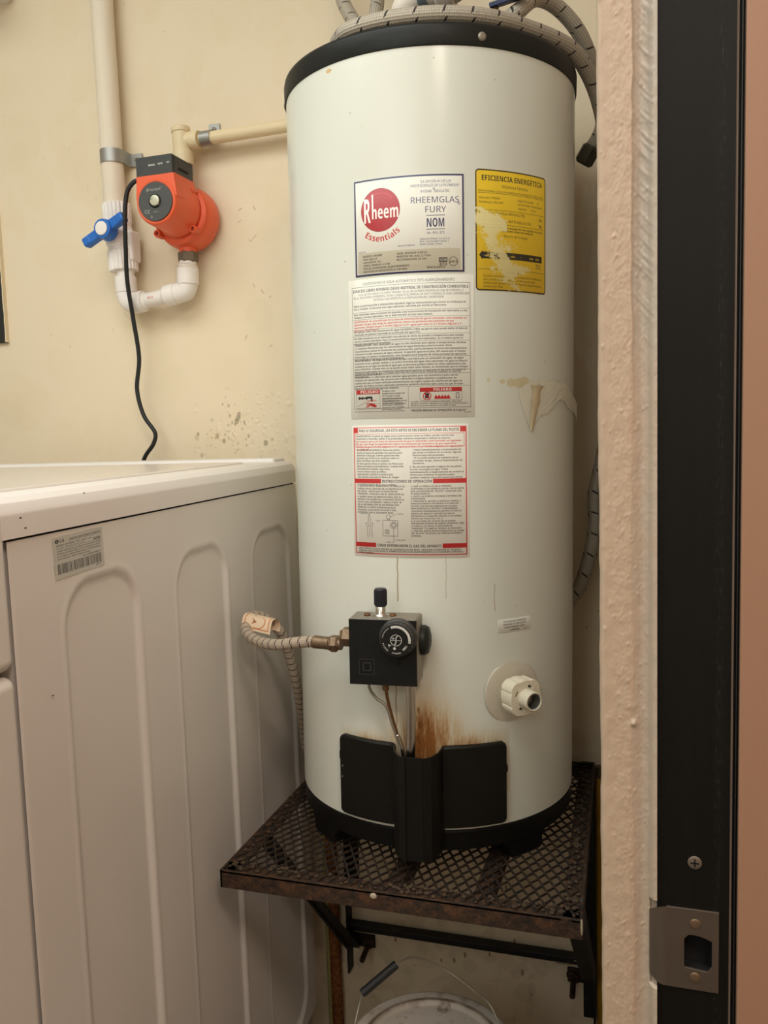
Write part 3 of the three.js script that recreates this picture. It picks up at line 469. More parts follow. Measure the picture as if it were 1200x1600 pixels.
  para(g, 'GIRE LA PERILLA (2) EN EL SENTIDO DE LAS MANECILLAS DEL RELOJ ↷ HASTA QUE LA POSICIÓN DE "APAGADO" COINCIDA CON EL INDICADOR (3). SIEMPRE QUE VAYA A DAR MANTENIMIENTO A SU CALENTADOR, APÁGUELO COMPLETAMENTE.', 44, 1038, w - 90, 17, 17.5, { style: 'bold' });
});
const energy = canvas(720, 960, (g, w, h) => {
  g.fillStyle = 'rgb(228,190,34)'; g.fillRect(0, 0, w, h); const k = 'rgb(44,38,22)'; g.strokeStyle = k; g.lineWidth = 10; g.beginPath(); g.roundRect(6, 6, w - 12, h - 12, 26); g.stroke();
  fit(g, 'EFICIENCIA ENERGÉTICA', 52, 88, 620, 'bold 58px sans-serif', k); fit(g, 'Eficiencia Térmica', 238, 140, 262, '34px sans-serif', k);
  fit(g, 'Determinada como se establece en la NOM-003-ENER-2000', 24, 178, 660, '24px sans-serif', k); g.fillStyle = k; g.fillRect(24, 184, 664, 3);
  for (const [t, x, y, ww] of [['Marca(s): RHEEM', 32, 232, 190], ['Modelo(s): 29V20RP', 32, 266, 220], ['Carga Térmica (kW):', 390, 232, 180], ['4.2', 606, 232, 26], ['Tipo de calentador: Almacenamiento', 390, 262, 280], ['Capacidad:', 392, 296, 100], ['76 litros', 530, 296, 70]]) fit(g, t, x, y, ww, '24px sans-serif', k);
  g.fillStyle = k; g.fillRect(22, 316, w - 44, 3); fit(g, 'Eficiencia Térmica Mínima (%)', 28, 352, 440, '32px sans-serif', k); fit(g, 'Eficiencia Térmica del Producto (%)', 28, 410, 510, '32px sans-serif', k); fit(g, '74', 628, 368, 42, 'bold 38px sans-serif', k); fit(g, '76', 628, 420, 42, 'bold 38px sans-serif', k);
  g.fillStyle = k; g.fillRect(22, 430, w - 44, 3); fit(g, 'Compare el ahorro de energía de este equipo con otros', 60, 462, 620, 'bold 24px sans-serif', k); fit(g, 'similares antes de comprar.', 240, 486, 330, 'bold 24px sans-serif', k); fit(g, 'Ahorro de Energía', 250, 528, 250, '28px sans-serif', k);
  g.fillStyle = k; g.fillRect(60, 650, 610, 54); g.beginPath(); g.moveTo(60, 640); g.lineTo(30, 676); g.lineTo(60, 714); g.fill(); for (const [t, x] of [['0%', 90], ['10%', 200], ['20%', 320], ['40%', 520], ['45%', 590]]) fit(g, t, x, 688, 46, 'bold 24px sans-serif', 'rgb(228,190,34)'); fit(g, 'Mayor', 594, 734, 66, '24px sans-serif', k); fit(g, 'Ahorro', 594, 758, 70, '24px sans-serif', k);
  g.fillStyle = k; g.fillRect(22, 786, w - 44, 3); fit(g, 'IMPORTANTE', 280, 820, 150, 'bold 26px sans-serif', k);
  para(g, 'El ahorro de energía efectivo dependerá de los hábitos de uso y localización del aparato. La etiqueta no debe retirarse del aparato hasta que haya sido adquirido por el consumidor final.', 66, 850, 600, 23, 28, { color: k });
  // print scraped off in ragged streaks
  const im = g.getImageData(0, 0, w, h), d = im.data;
  for (let y = 300; y < h; y++) for (let x = 0; x < w; x++) {
    const u = x / w, v = y / h; let m = 1.05 - Math.abs((u - 0.22 - (v - 0.55) * 0.75) / 0.34) - 0.25 * Math.max(0, 0.4 - v) * 10;
    if (v > 0.84) m -= (v - 0.84) * 2; m += 0.55 * N(x / 70 - y / 100, y / 60, 1.3) + 0.38 * N(x / 14 - y / 20, y / 12, 3.7) + 0.2 * N(x / 4, y / 5, 7.2);
    m += 0.4 * Math.exp(-Math.pow((v - 0.8) / 0.05, 2)) * (u < 0.85 ? 1 : 0) + 0.5 * Math.exp(-Math.pow((v - 0.42) / 0.06, 2)) * (u < 0.4 ? 1 : 0);
    if (m > 0.62) { const a = Math.min(0.95, (m - 0.62) * 5), k2 = (y * w + x) * 4; d[k2] += (232 - d[k2]) * a; d[k2 + 1] += (218 - d[k2 + 1]) * a; d[k2 + 2] += (160 - d[k2 + 2]) * a; }
  }
  g.putImageData(im, 0, 0);
});
const drainTxt = canvas(512, 200, (g, w, h) => {
  g.fillStyle = 'rgb(226,222,210)'; g.fillRect(0, 0, w, h);
  fit(g, 'VÁLVULA DE DRENADO', 76, 54, 366, 'bold 34px sans-serif', ink); fit(g, 'DRENAR EL DEPÓSITO', 76, 96, 358, 'bold 34px sans-serif', ink); fit(g, 'COMO MÍNIMO CADA', 92, 138, 320, 'bold 34px sans-serif', ink); fit(g, '6 MESES', 178, 180, 150, 'bold 34px sans-serif', ink); fit(g, 'AP10171', 392, 178, 70, '20px sans-serif', ink);
});
const paper = (c, r = 0.45) => phys({ map: tex(c), roughness: r, clearcoat: 0.25, clearcoatRoughness: 0.3 });
mesh('sticker', [bent(-13.7, 25.5, 0.7725, 0.8895, R + 0.0002, 0.0004, 0.001)], paper(plate), heater, 'nameplate sticker with a red round logo and blue border');
mesh('sticker', [bent(-16.9, 28.8, 0.5945, 0.7693, R, 0.0004, 0.002)], paper(warn), heater, 'long white sticker of warnings with two red danger boxes');
mesh('sticker', [bent(-16.8, 26.6, 0.4168, 0.5865, R, 0.0004, 0.002)], paper(pilot), heater, 'white sticker of operating steps with red bars and border');
mesh('sticker', [bent(29.5, 59.8, 0.7505, 0.8965, R, 0.0004, 0.005)], paper(energy), heater, 'yellow energy sticker, scraped and faded');
mesh('sticker', [bent(37.2, 51.7, 0.3145, 0.3325, R, 0.0004, 0.002)], paper(drainTxt), heater, 'small white sticker above the drain valve');
// ---- torn tape left on the jacket, one end hanging off behind
{
  const g = new THREE.BufferGeometry(), P = [], I = [], n = 30, top = (t) => 0.6400 - 0.0001 * t, T0 = 52, T1 = 96;
  const rows = 12; for (let i = 0; i <= n; i++) { const t = i / n, th = T0 + t * (T1 - T0); let wdt = t < 0.12 ? 0.012 + 0.05 * Math.sin(t * 20) * 0.2 + 0.045 * (t / 0.12) : 0.058 - 0.036 * Math.min(1, (t - 0.12) / 0.35); wdt *= 1 + 0.25 * N(t * 9, 1.1); const dr = t > 0.45 ? (t - 0.45) * 0.05 : 0;
    for (let j = 0; j <= rows; j++) { const s = j / rows, y = top(t) - s * wdt - dr + 0.002 * N(t * 22, s * 3) + (j === 0 || j === rows ? 0.003 * N(t * 40, j) : 0), sk = (1 - t) * s * -6, r = R + 0.0008 + 0.0012 * Math.max(0, N(t * 14, s * 7, 3.3)) + 0.02 * Math.max(0, t - 0.8); P.push(Math.sin((th + sk) * D) * r, y, Math.cos((th + sk) * D) * r); } }
  for (let i = 0; i < n; i++) for (let j = 0; j < rows; j++) { const a = i * (rows + 1) + j, b = a + rows + 1; I.push(a, a + 1, b, b, a + 1, b + 1); }
  g.setAttribute('position', new THREE.Float32BufferAttribute(P, 3)); g.setIndex(I); g.computeVertexNormals();
  mesh('tape_strip', [g], phys({ color: S(222, 218, 200), roughness: 0.45, side: THREE.DoubleSide }), heater, 'torn strip of yellowed adhesive tape');
  const b = new THREE.BufferGeometry(), p2 = [], i2 = []; // crumpled brown fold on its near edge
  for (let i = 0; i <= 16; i++) { const t = i / 16, th = 55.5 - 3.6 * t, y = 0.634 - 0.058 * t; for (let j = 0; j <= 4; j++) { const s = j / 4, w = (0.021 + 0.012 * N(t * 5, 2)) * (1 - 0.78 * t) * (1 + 0.25 * N(t * 19, s * 2)), r = R + 0.0016 + 0.0022 * Math.sin(s * 3.14) * (0.6 + 0.6 * N(t * 9, s * 3)); p2.push(Math.sin(th * D + (s - 0.5) * w / R) * r, y + 0.002 * N(t * 12, s * 4), Math.cos(th * D + (s - 0.5) * w / R) * r); } }
  for (let i = 0; i < 16; i++) for (let j = 0; j < 4; j++) { const a = i * 5 + j, c = a + 5; i2.push(a, a + 1, c, c, a + 1, c + 1); }
  b.setAttribute('position', new THREE.Float32BufferAttribute(p2, 3)); b.setIndex(i2); b.computeVertexNormals();
  mesh('tape_fold', [b], std({ color: S(198, 180, 146), roughness: 0.6, side: THREE.DoubleSide }), heater);
}
// ---- gas control: metal body, black face, dial, pilot button, fittings
const ctl = new THREE.Group(); ctl.name = 'gas_control'; ctl.position.set(-0.0018, 0.3075, 0.262); ctl.rotation.y = 5.5 * D; heater.add(ctl);
mesh('control_body', [rbox(-0.043, 0.043, -0.042, 0.0415, -0.042, 0.0, 0.0025), rbox(-0.03, 0.034, -0.034, 0.034, -0.062, -0.04, 0.004), rbox(0.012, 0.0405, 0.0412, 0.0420, -0.037, -0.010, 0.0003)], M.zinc, ctl);
const faceMap = canvas(512, 512, (g, w, h) => {
  g.fillStyle = 'rgb(20,20,18)'; g.fillRect(0, 0, w, h);
  g.fillStyle = 'rgb(13,13,12)'; g.fillRect(68, 304, 128, 134); g.strokeStyle = 'rgb(52,51,50)'; g.lineWidth = 6; g.strokeRect(76, 312, 112, 118); g.lineWidth = 10; g.strokeStyle = 'rgb(47,46,45)'; g.strokeRect(106, 340, 56, 60); g.fillRect(112, 346, 44, 48); g.fillRect(72, 312, 8, 8);
  g.fillStyle = 'rgb(10,10,10)'; g.beginPath(); g.moveTo(378, 298); g.lineTo(356, 346); g.lineTo(402, 346); g.fill();
});
mesh('control_face', [rbox(-0.0425, 0.0425, -0.0415, 0.041, -0.0002, 0.0016, 0.0007)], phys({ specularIntensity: 0.5, map: tex(faceMap), roughness: 0.55, bumpMap: fineBump, bumpScale: 0.0003 }), ctl);
{
  const dx = 0.0205, dy = 0.0205, dial = mesh('dial', (() => { const gs = [lathe([[0.0235, 0], [0.0235, 0.006], [0.0222, 0.0075], [0.0205, 0.0078], [0.0205, 0.0165], [0.0198, 0.0175], [0.0001, 0.0175]], V(dx, dy, 0.0014), V(dx, dy, 1), 48)]; for (let i = 0; i < 26; i++) { const a = i / 26 * 6.283; gs.push(rod(V(dx + Math.cos(a) * 0.0205, dy + Math.sin(a) * 0.0205, 0.008), V(dx + Math.cos(a) * 0.0205, dy + Math.sin(a) * 0.0205, 0.0165), 0.0009, 8)); } return gs; })(), std({ color: S(60, 58, 56), roughness: 0.4 }), ctl);
  const dm = canvas(512, 512, (g) => {
    g.fillStyle = 'rgb(14,14,15)'; g.fillRect(0, 0, 512, 512); const c = 256, wt = 'rgb(204,200,194)';
    g.strokeStyle = wt; g.lineWidth = 40; g.beginPath(); g.arc(c, c, 216, -1.95, 0.2); g.stroke(); g.lineWidth = 20; g.strokeStyle = 'rgb(120,118,114)'; g.beginPath(); g.arc(c, c, 222, -3.0, -2.1); g.stroke(); g.fillStyle = 'rgb(14,14,15)'; g.fillRect(420, 270, 80, 7);
    g.strokeStyle = wt; g.lineWidth = 9; g.beginPath(); g.arc(c, c, 88, 0, 7); g.stroke(); g.lineWidth = 15; g.beginPath(); g.moveTo(c + 30, c - 62); g.quadraticCurveTo(c - 4, c - 66, c - 2, c); g.quadraticCurveTo(c, c + 70, c - 30, c + 64); g.stroke(); g.lineWidth = 7; g.beginPath(); g.moveTo(c - 84, c); g.lineTo(c + 84, c + 4); g.stroke();
    g.font = 'bold 44px sans-serif'; g.fillStyle = wt; g.fillText('W', c - 66, c - 12);
    const arc = (t, r, a0, size, da, col) => { g.font = `bold ${size}px sans-serif`; g.fillStyle = col || wt; g.textAlign = 'center'; let a = a0; for (const ch of t) { g.save(); g.translate(c + r * Math.cos(a), c + r * Math.sin(a)); g.rotate(a - Math.PI / 2); g.fillText(ch, 0, 8); g.restore(); a -= da; } };
    arc('MAX.', 196, 0.86, 50, 0.15); arc('APAGADO', 214, 1.86, 32, 0.1); arc('PILOTO', 222, 2.86, 36, 0.115); 
    g.beginPath(); g.arc(c - 26, c + 132, 22, 0, 7); g.fill(); g.save(); g.translate(c - 110, c + 92); g.rotate(0.7); g.beginPath(); g.moveTo(-34, -10); g.lineTo(24, -30); g.lineTo(0, 0); g.lineTo(24, 30); g.closePath(); g.fill(); g.restore();
  });
  const disc = new THREE.CircleGeometry(0.0196, 48).translate(dx, dy, 0.0192);
  mesh('dial_print', [disc], std({ map: tex(dm), roughness: 0.35 }), ctl);
  const bt = mesh('pilot_button', (() => { const gs = [lathe([[0.0072, 0], [0.0078, 0.001], [0.0078, 0.0205], [0.0068, 0.0222], [0.0001, 0.0226]], V(-0.0065, 0.0535, -0.022), V(-0.0065, 1, -0.022), 32)]; for (let i = 0; i < 18; i++) { const a = i / 18 * 6.283; gs.push(rod(V(-0.0065 + Math.cos(a) * 0.0078, 0.0555, -0.022 + Math.sin(a) * 0.0078), V(-0.0065 + Math.cos(a) * 0.0078, 0.0735, -0.022 + Math.sin(a) * 0.0078), 0.0006, 6)); } return gs; })(), std({ color: S(32, 33, 42), roughness: 0.35 }), ctl);
  mesh('button_stem', [lathe([[0.0098, 0], [0.0098, 0.002], [0.0066, 0.0028], [0.0066, 0.0135], [0.0001, 0.0135]], V(-0.0065, 0.0410, -0.022), V(-0.0065, 1, -0.022), 24)], M.steel, ctl);
  for (const x of [-0.0235, 0.0095]) mesh('control_screw', [lathe([[0.0001, 0], [0.0042, 0], [0.0042, 0.0018], [0.003, 0.003], [0.0001, 0.003]], V(x, 0.0412, -0.02), V(x, 1, -0.02), 20), box(x - 0.003, x + 0.003, 0.0438, 0.0445, -0.0205, -0.0195)], M.copper, ctl);
  mesh('side_cap', [lathe([[0.019, 0], [0.019, 0.006], [0.0165, 0.0105], [0.008, 0.013], [0.0001, 0.0132]], V(0.042, 0.009, -0.032), V(1, 0.009, -0.032), 40)], M.blackPlastic, ctl);
  mesh('inlet_nut', [hexnut(V(-0.0425, 0.0125, -0.022), V(-0.0575, 0.0125, -0.022), 0.0128), rod(V(-0.05, 0.0125, -0.022), V(-0.0595, 0.0125, -0.022), 0.008)], M.brass, ctl);
  for (const [x, r] of [[-0.029, 0.0065], [-0.0065, 0.0075], [0.0265, 0.0105]]) mesh('outlet_collar', [lathe([[0.0001, 0], [r, 0], [r * 0.9, 0.004], [r * 0.6, 0.0055], [0.0001, 0.0055]], V(x, -0.0415, -0.022), V(x, -1, -0.022), 20)], M.zinc, ctl);
}
const tubeAt = (name, pts, r, mat, label) => mesh(name, [tube(pts, r, 0, 60, 12)], mat, heater, label);
tubeAt('burner_tube', [[0.0265, 0.262, 0.2395], [0.026, 0.21, 0.2375], [0.0235, 0.165, 0.233], [0.022, 0.09, 0.231]], 0.0064, M.steel, 'straight shiny burner tube');
tubeAt('thermocouple', [[-0.0065, 0.264, 0.2395], [-0.004, 0.245, 0.241], [0.004, 0.208, 0.2385], [0.0095, 0.186, 0.236], [0.013, 0.165, 0.233], [0.015, 0.11, 0.23]], 0.0021, M.copper, 'thin copper thermocouple line');
mesh('thermocouple_nut', [hexnut(V(-0.0065, 0.263, 0.2395), V(-0.0058, 0.252, 0.2402), 0.0046)], M.copper, heater);
mesh('foil_wrap', [tube([[0.0075, 0.193, 0.2365], [0.0115, 0.178, 0.2345], [0.014, 0.163, 0.2325]], 0.0035, 0, 12, 7)], M.steel, heater);
tubeAt('pilot_tube', [[-0.029, 0.264, 0.2385], [-0.027, 0.252, 0.240], [-0.018, 0.2415, 0.2415], [-0.006, 0.233, 0.2415], [0.002, 0.208, 0.2395], [0.009, 0.18, 0.2365], [0.013, 0.12, 0.231]], 0.0019, M.zinc, 'thin aluminium pilot tube');
// ---- drain valve
{
  const th = 43.2 * D, a = V(Math.sin(th), 0, Math.cos(th)), at = (r) => a.clone().multiplyScalar(r).setY(0.234), dv = new THREE.Group(); dv.name = 'drain_valve'; heater.add(dv);
  mesh('escutcheon', [lathe([[0.0001, 0], [0.0415, 0], [0.0418, 0.0015], [0.040, 0.0032], [0.02, 0.005], [0.0001, 0.006]], at(R - 0.003), at(1), 64)], std({ color: S(206, 196, 178), roughness: 0.5, bumpMap: fineBump, bumpScale: 0.0004 }), dv);
  const hs = new THREE.Shape(); for (let i = 0; i < 96; i++) { const t = i / 96 * 6.2832, lobe = Math.pow(Math.max(0, Math.cos(t * 4)), 0.6); const r = 0.0226 + 0.0030 * lobe; hs[i ? 'lineTo' : 'moveTo'](Math.cos(t) * r, Math.sin(t) * r); }
  for (let k = 0; k < 4; k++) { const h = new THREE.Path(), c = k * Math.PI / 2 + 0.3; h.absarc(0, 0, 0.0178, c - 0.26, c + 0.26, false); h.absarc(0, 0, 0.0132, c + 0.26, c - 0.26, true); h.closePath(); hs.holes.push(h); }
  const knob = new THREE.ExtrudeGeometry(hs, { depth: 0.021, bevelEnabled: true, bevelSize: 0.0009, bevelThickness: 0.0012, bevelSegments: 2, curveSegments: 10 }).rotateX(-Math.PI / 2);
  mesh('drain_knob', [along(knob, at(R + 0.009), at(1)), rod(at(R), at(R + 0.012), 0.019, 32)], M.ivory, dv);
  mesh('knob_inside', [rod(at(R + 0.009), at(R + 0.026), 0.0175, 32)], M.dark, dv);
  const thr = [[0.0001, 0.0], [0.0128, 0.0]]; for (let i = 0; i < 7; i++) { thr.push([0.0128, 0.026 + i * 0.003], [0.0118, 0.0275 + i * 0.003]); } thr.push([0.0126, 0.048], [0.0118, 0.049], [0.0100, 0.049], [0.0098, 0.03], [0.0001, 0.03]);
  mesh('drain_spout', [lathe(thr, at(R), at(1), 36)], M.ivory, dv);
  mesh('spout_bore', [lathe([[0.0001, 0.0315], [0.0097, 0.0312], [0.0097, 0.0478], [0.0093, 0.0478], [0.009, 0.033]], at(R), at(1), 30)], M.galv, dv, 'metal lined outlet hole');
}

// ------------------------------------------------------------------ rusty wall shelf of expanded metal
const rustMap = pixels(256, 256, (x, y) => { const n = N(x / 26, y / 26) + 0.6 * N(x / 8, y / 8, 2) + 0.4 * N(x / 3, y / 3, 5); const t = Math.min(1, Math.max(0, 0.42 + n * 0.75)); return [34 + 62 * t, 27 + 35 * t, 21 + 17 * t]; }, true, true);
const rust = std({ userData: { metres: 9 }, map: rustMap, roughness: 0.75, metalness: 0.15, bumpMap: grain(1, 20), bumpScale: 0.0006 });
const blackIron = std({ userData: { metres: 9 }, map: pixels(128, 128, (x, y) => { const n = N(x / 14, y / 14) + 0.6 * N(x / 5, y / 5, 2), t = Math.max(0, n - 0.35); return [26 + 60 * t, 23 + 34 * t, 20 + 16 * t]; }, true, true), roughness: 0.6, metalness: 0.1, bumpMap: fineBump, bumpScale: 0.0005 });
{
  const sh = thing('wall_shelf', 'rusty black angle-iron shelf with an expanded mesh top, fixed on the wall under the heater', 'shelf', [0, -0.5658, 0]);
  const A = V(-0.2434, 0, 0.4757), B = V(0.2326, 0, 0.4757), Cc = V(0.2195, 0, 0.0), Dd = V(-0.2434, 0, 0.0), T = 0.0035;
  // angle irons: a flat top flange under the mesh and a hanging flange outside
  const angle = (p, q, inw, w = 0.025) => { const d = q.clone().sub(p).normalize(), n = inw.clone().normalize(); const o = (a, y) => p.clone().addScaledVector(n, a).setY(y), e = (a, y) => q.clone().addScaledVector(n, a).setY(y); return [bar(o(w / 2, -T / 2 - 0.001), e(w / 2, -T / 2 - 0.001), w, T), bar(o(T / 2, -w / 2), e(T / 2, -w / 2), T, w)]; };
  mesh('front_angle', angle(A, B, V(0, 0, -1)), rust, sh, 'front angle iron with brown rust');
  mesh('side_angle', angle(A, Dd, V(1, 0, 0)), rust, sh);
  mesh('side_angle', angle(B, Cc, V(-1, 0, 0)), rust, sh);
  mesh('back_angle', angle(Dd, Cc, V(0, 0, 1)), blackIron, sh);
  mesh('bare_spot', [new THREE.SphereGeometry(0.004, 10, 8).scale(1.2, 1, 0.6).translate(-0.026, -0.006, 0.4765)], std({ color: S(176, 160, 138), roughness: 0.6 }), sh, 'scraped bright spot of bare metal');
  mesh('corner_weld', [new THREE.SphereGeometry(0.003, 10, 8).scale(0.5, 3.2, 0.5).translate(0.2318, -0.009, 0.4765), new THREE.SphereGeometry(0.003, 10, 8).scale(0.5, 1.6, 0.5).translate(0.2318, -0.003, 0.4762)], std({ color: S(176, 160, 138), roughness: 0.6 }), sh, 'bright welded corner');
  for (const [x0, x1] of [[-0.0085, -0.0075], [0.107, 0.111]]) mesh('cross_bar', [bar(V(x0, -0.005, 0.46), V(x1, -0.005, 0.015), 0.022, 0.004), bar(V(x0 + 0.010, -0.015, 0.46), V(x1 + 0.010, -0.015, 0.015), 0.0035, 0.02)], rust, sh);
  // expanded metal: zigzag strands bonded to each other
  const px = 0.0148, pz = 0.0285, gs = [], nxm = Math.floor(0.462 / px), nzm = Math.floor(0.462 / pz * 2);
  const strand = (x0, z0, x1, z1) => { const L = Math.hypot(x1 - x0, z1 - z0), a = Math.atan2(x1 - x0, z1 - z0); gs.push(new THREE.BoxGeometry(0.0021, 0.0024, L + 0.0014).rotateX(0.10).rotateY(a).translate((x0 + x1) / 2, 0.0003 + 0.0006 * N(x0 * 30, z0 * 30), (z0 + z1) / 2)); };
  const J = (i, k) => { const x = -0.236 + px * (i + (k % 2 ? 0.5 : 0)), z = 0.468 - pz / 2 * k; return [x + 0.0007 * N(i * 1.7, k * 1.3), z + 0.0006 * N(i * 1.1, k * 1.9, 5)]; };
  for (let k = 0; k < nzm; k++) for (let i = 0; i <= nxm; i++) {
    const p = J(i, k), a = J(i, k + 1), b = J(i - 1, k + 1), odd = k % 2;
    const ends = odd ? [J(i, k + 1), J(i + 1, k + 1)] : [J(i - 1, k + 1), J(i, k + 1)];
    const lim = 0.231 - (0.4757 - p[1]) * 0.0275;
    for (const e of ends) if (e[0] > -0.242 && e[0] < lim && p[0] < lim) strand(p[0], p[1], e[0], e[1]);
  }
  for (let k = 0; k < nzm; k += 1) for (let i = 0; i <= nxm; i++) { const p = J(i, k); if (p[0] < 0.231 - (0.4757 - p[1]) * 0.0275) gs.push(new THREE.BoxGeometry(0.0030, 0.0026, 0.0052).translate(p[0], 0.0003, p[1])); }
  const meshMat = std({ userData: { metres: 9 }, map: pixels(128, 128, (x, y) => { const t = Math.min(1, Math.max(0, 0.35 + N(x / 9, y / 9) + 0.5 * N(x / 3, y / 3, 2))); return [24 + 46 * t, 19 + 28 * t, 14 + 14 * t]; }, true, true), roughness: 0.75 });
  const mm = mesh('expanded_mesh', gs, meshMat, sh, 'diamond expanded metal'); mm.userData.kind = 'stuff';
  // crumbs of dirt and cement caught along the edges
  const cr = []; for (let i = 0; i < 240; i++) { const e = rnd(); let x, z; if (e < 0.4) { x = rr(-0.235, 0.228); z = rr(0.453, 0.472); } else if (e < 0.85) { z = rr(0.05, 0.46); x = 0.222 - (0.4757 - z) * 0.0275 + rr(-0.012, 0.004); } else { z = rr(0.1, 0.46); x = rr(-0.238, -0.222); } const s = rr(0.0012, 0.004); cr.push(new THREE.DodecahedronGeometry(s, 0).scale(1, 0.5, 1).rotateY(rr(0, 3)).translate(x, 0.0016, z)); }
  const cm = mesh('dirt_crumbs', cr, std({ color: S(74, 58, 42), roughness: 0.95 }), sh); cm.userData.kind = 'stuff';
  // brackets: wall leg, slanted brace, rail between
  for (const [x, zt, yb, ylo, nm] of [[-0.2434, 0.356, -0.395, -0.455, 0], [0.2185, 0.44, -0.385, -0.475, 1]]) {
    const s = nm ? -1 : 1, br = mesh('bracket', [box(x - (nm ? 0.0035 : 0), x + (nm ? 0 : 0.0035), ylo, -0.003, WB, WB + 0.025), box(Math.min(x, x + s * 0.022), Math.max(x, x + s * 0.022), ylo * (nm ? 1 : 0.72), -0.003, WB + 0.0005, WB + 0.004)], blackIron, sh);
    const xb = x + s * 0.002, xt = nm ? 0.2285 : x + 0.003;
    mesh('brace', [bar(V(xt, -0.006, zt), V(xb, yb, WB + 0.02), 0.0045, 0.024, V(0, 0, 1)), bar(V(xt + s * 0.011, -0.016, zt), V(xb + s * 0.011, yb - 0.006, WB + 0.02), 0.022, 0.0045, V(0, 0, 1))], blackIron, br);
    const ay = nm ? -0.398 : -0.396, x2 = x + s * 0.050;
    mesh('anchor_tab', [rbox(Math.min(x, x2), Math.max(x, x2), ay - 0.013, ay + 0.013, WB + 0.0005, WB + 0.0055, 0.002)], blackIron, br);
    const xa = x + s * 0.039;
    mesh('anchor_bolt', [rod(V(xa, ay, WB), V(xa + 0.002, ay - 0.006, WB + 0.056), 0.0050, 16), hexnut(V(xa, ay, WB + 0.0075), V(xa, ay, WB + 0.0175), 0.0112), lathe([[0.0001, 0], [0.0125, 0], [0.0125, 0.0018], [0.0001, 0.0018]], V(xa, ay, WB + 0.0055), V(xa, ay, 1), 24)], std({ map: rustMap, roughness: 0.6, metalness: 0.4 }), br);
  }
  mesh('wall_rail', [bar(V(-0.243, -0.3595, 0.004), V(0.2185, -0.3585, 0.004), 0.020, 0.0135)], blackIron, sh);
  mesh('peeled_paint', [rbox(0.150, 0.178, -0.3665, -0.3635, 0.0138, 0.0148, 0.0004), rbox(0.182, 0.200, -0.358, -0.3555, 0.0138, 0.0148, 0.0004)], std({ color: S(150, 136, 114), roughness: 0.7 }), sh);
}

// ------------------------------------------------------------------ braided hoses
const braid = (base, tick, amber, ts = 1) => {
  const w = 256, h = 128; return pixels(w, h, (x, y) => {
    const u = x / w, v = y / h, wv = Math.sin((u * 9 + v * 9) * 6.2832) * Math.sin((u * 9 - v * 9) * 6.2832);
    let k = 1 + 0.16 * wv + 0.05 * N(x / 9, y / 9);
    let c = [base[0] * k, base[1] * k, base[2] * k];
    for (let q = 0; q < 4; q++) { // short dark tracer threads winding round
      const vv = ((v - q * 0.25 - (u - 0.5) * 0.35) % 1 + 1) % 1, uu = Math.abs(u - 0.5 - (vv - 0.06) * 0.9);
      if (vv < 0.13 * ts && uu < 0.052 * ts) c = tick;
      if (amber && q === 1 && vv > 0.02 && vv < 0.12 && Math.abs(uu - 0.14) < 0.05) c = amber;
    }
    return c;
  }, true, true);
};
const braidBump = pixels(256, 128, (x, y) => { const u = x / 256, v = y / 128; const q = 128 + 110 * Math.sin((u * 9 + v * 9) * 6.2832) * Math.sin((u * 9 - v * 9) * 6.2832); return [q, q, q]; }, false, true);
const hoseMat = std({ map: braid([176, 166, 150], [44, 38, 34], [176, 140, 92]), bumpMap: braidBump, bumpScale: 0.0008, roughness: 0.5, metalness: 0.15 });
const gasMat = std({ map: braid([196, 178, 158], [40, 30, 26], null, 1.5), bumpMap: braidBump, bumpScale: 0.0007, roughness: 0.55, metalness: 0.1 });
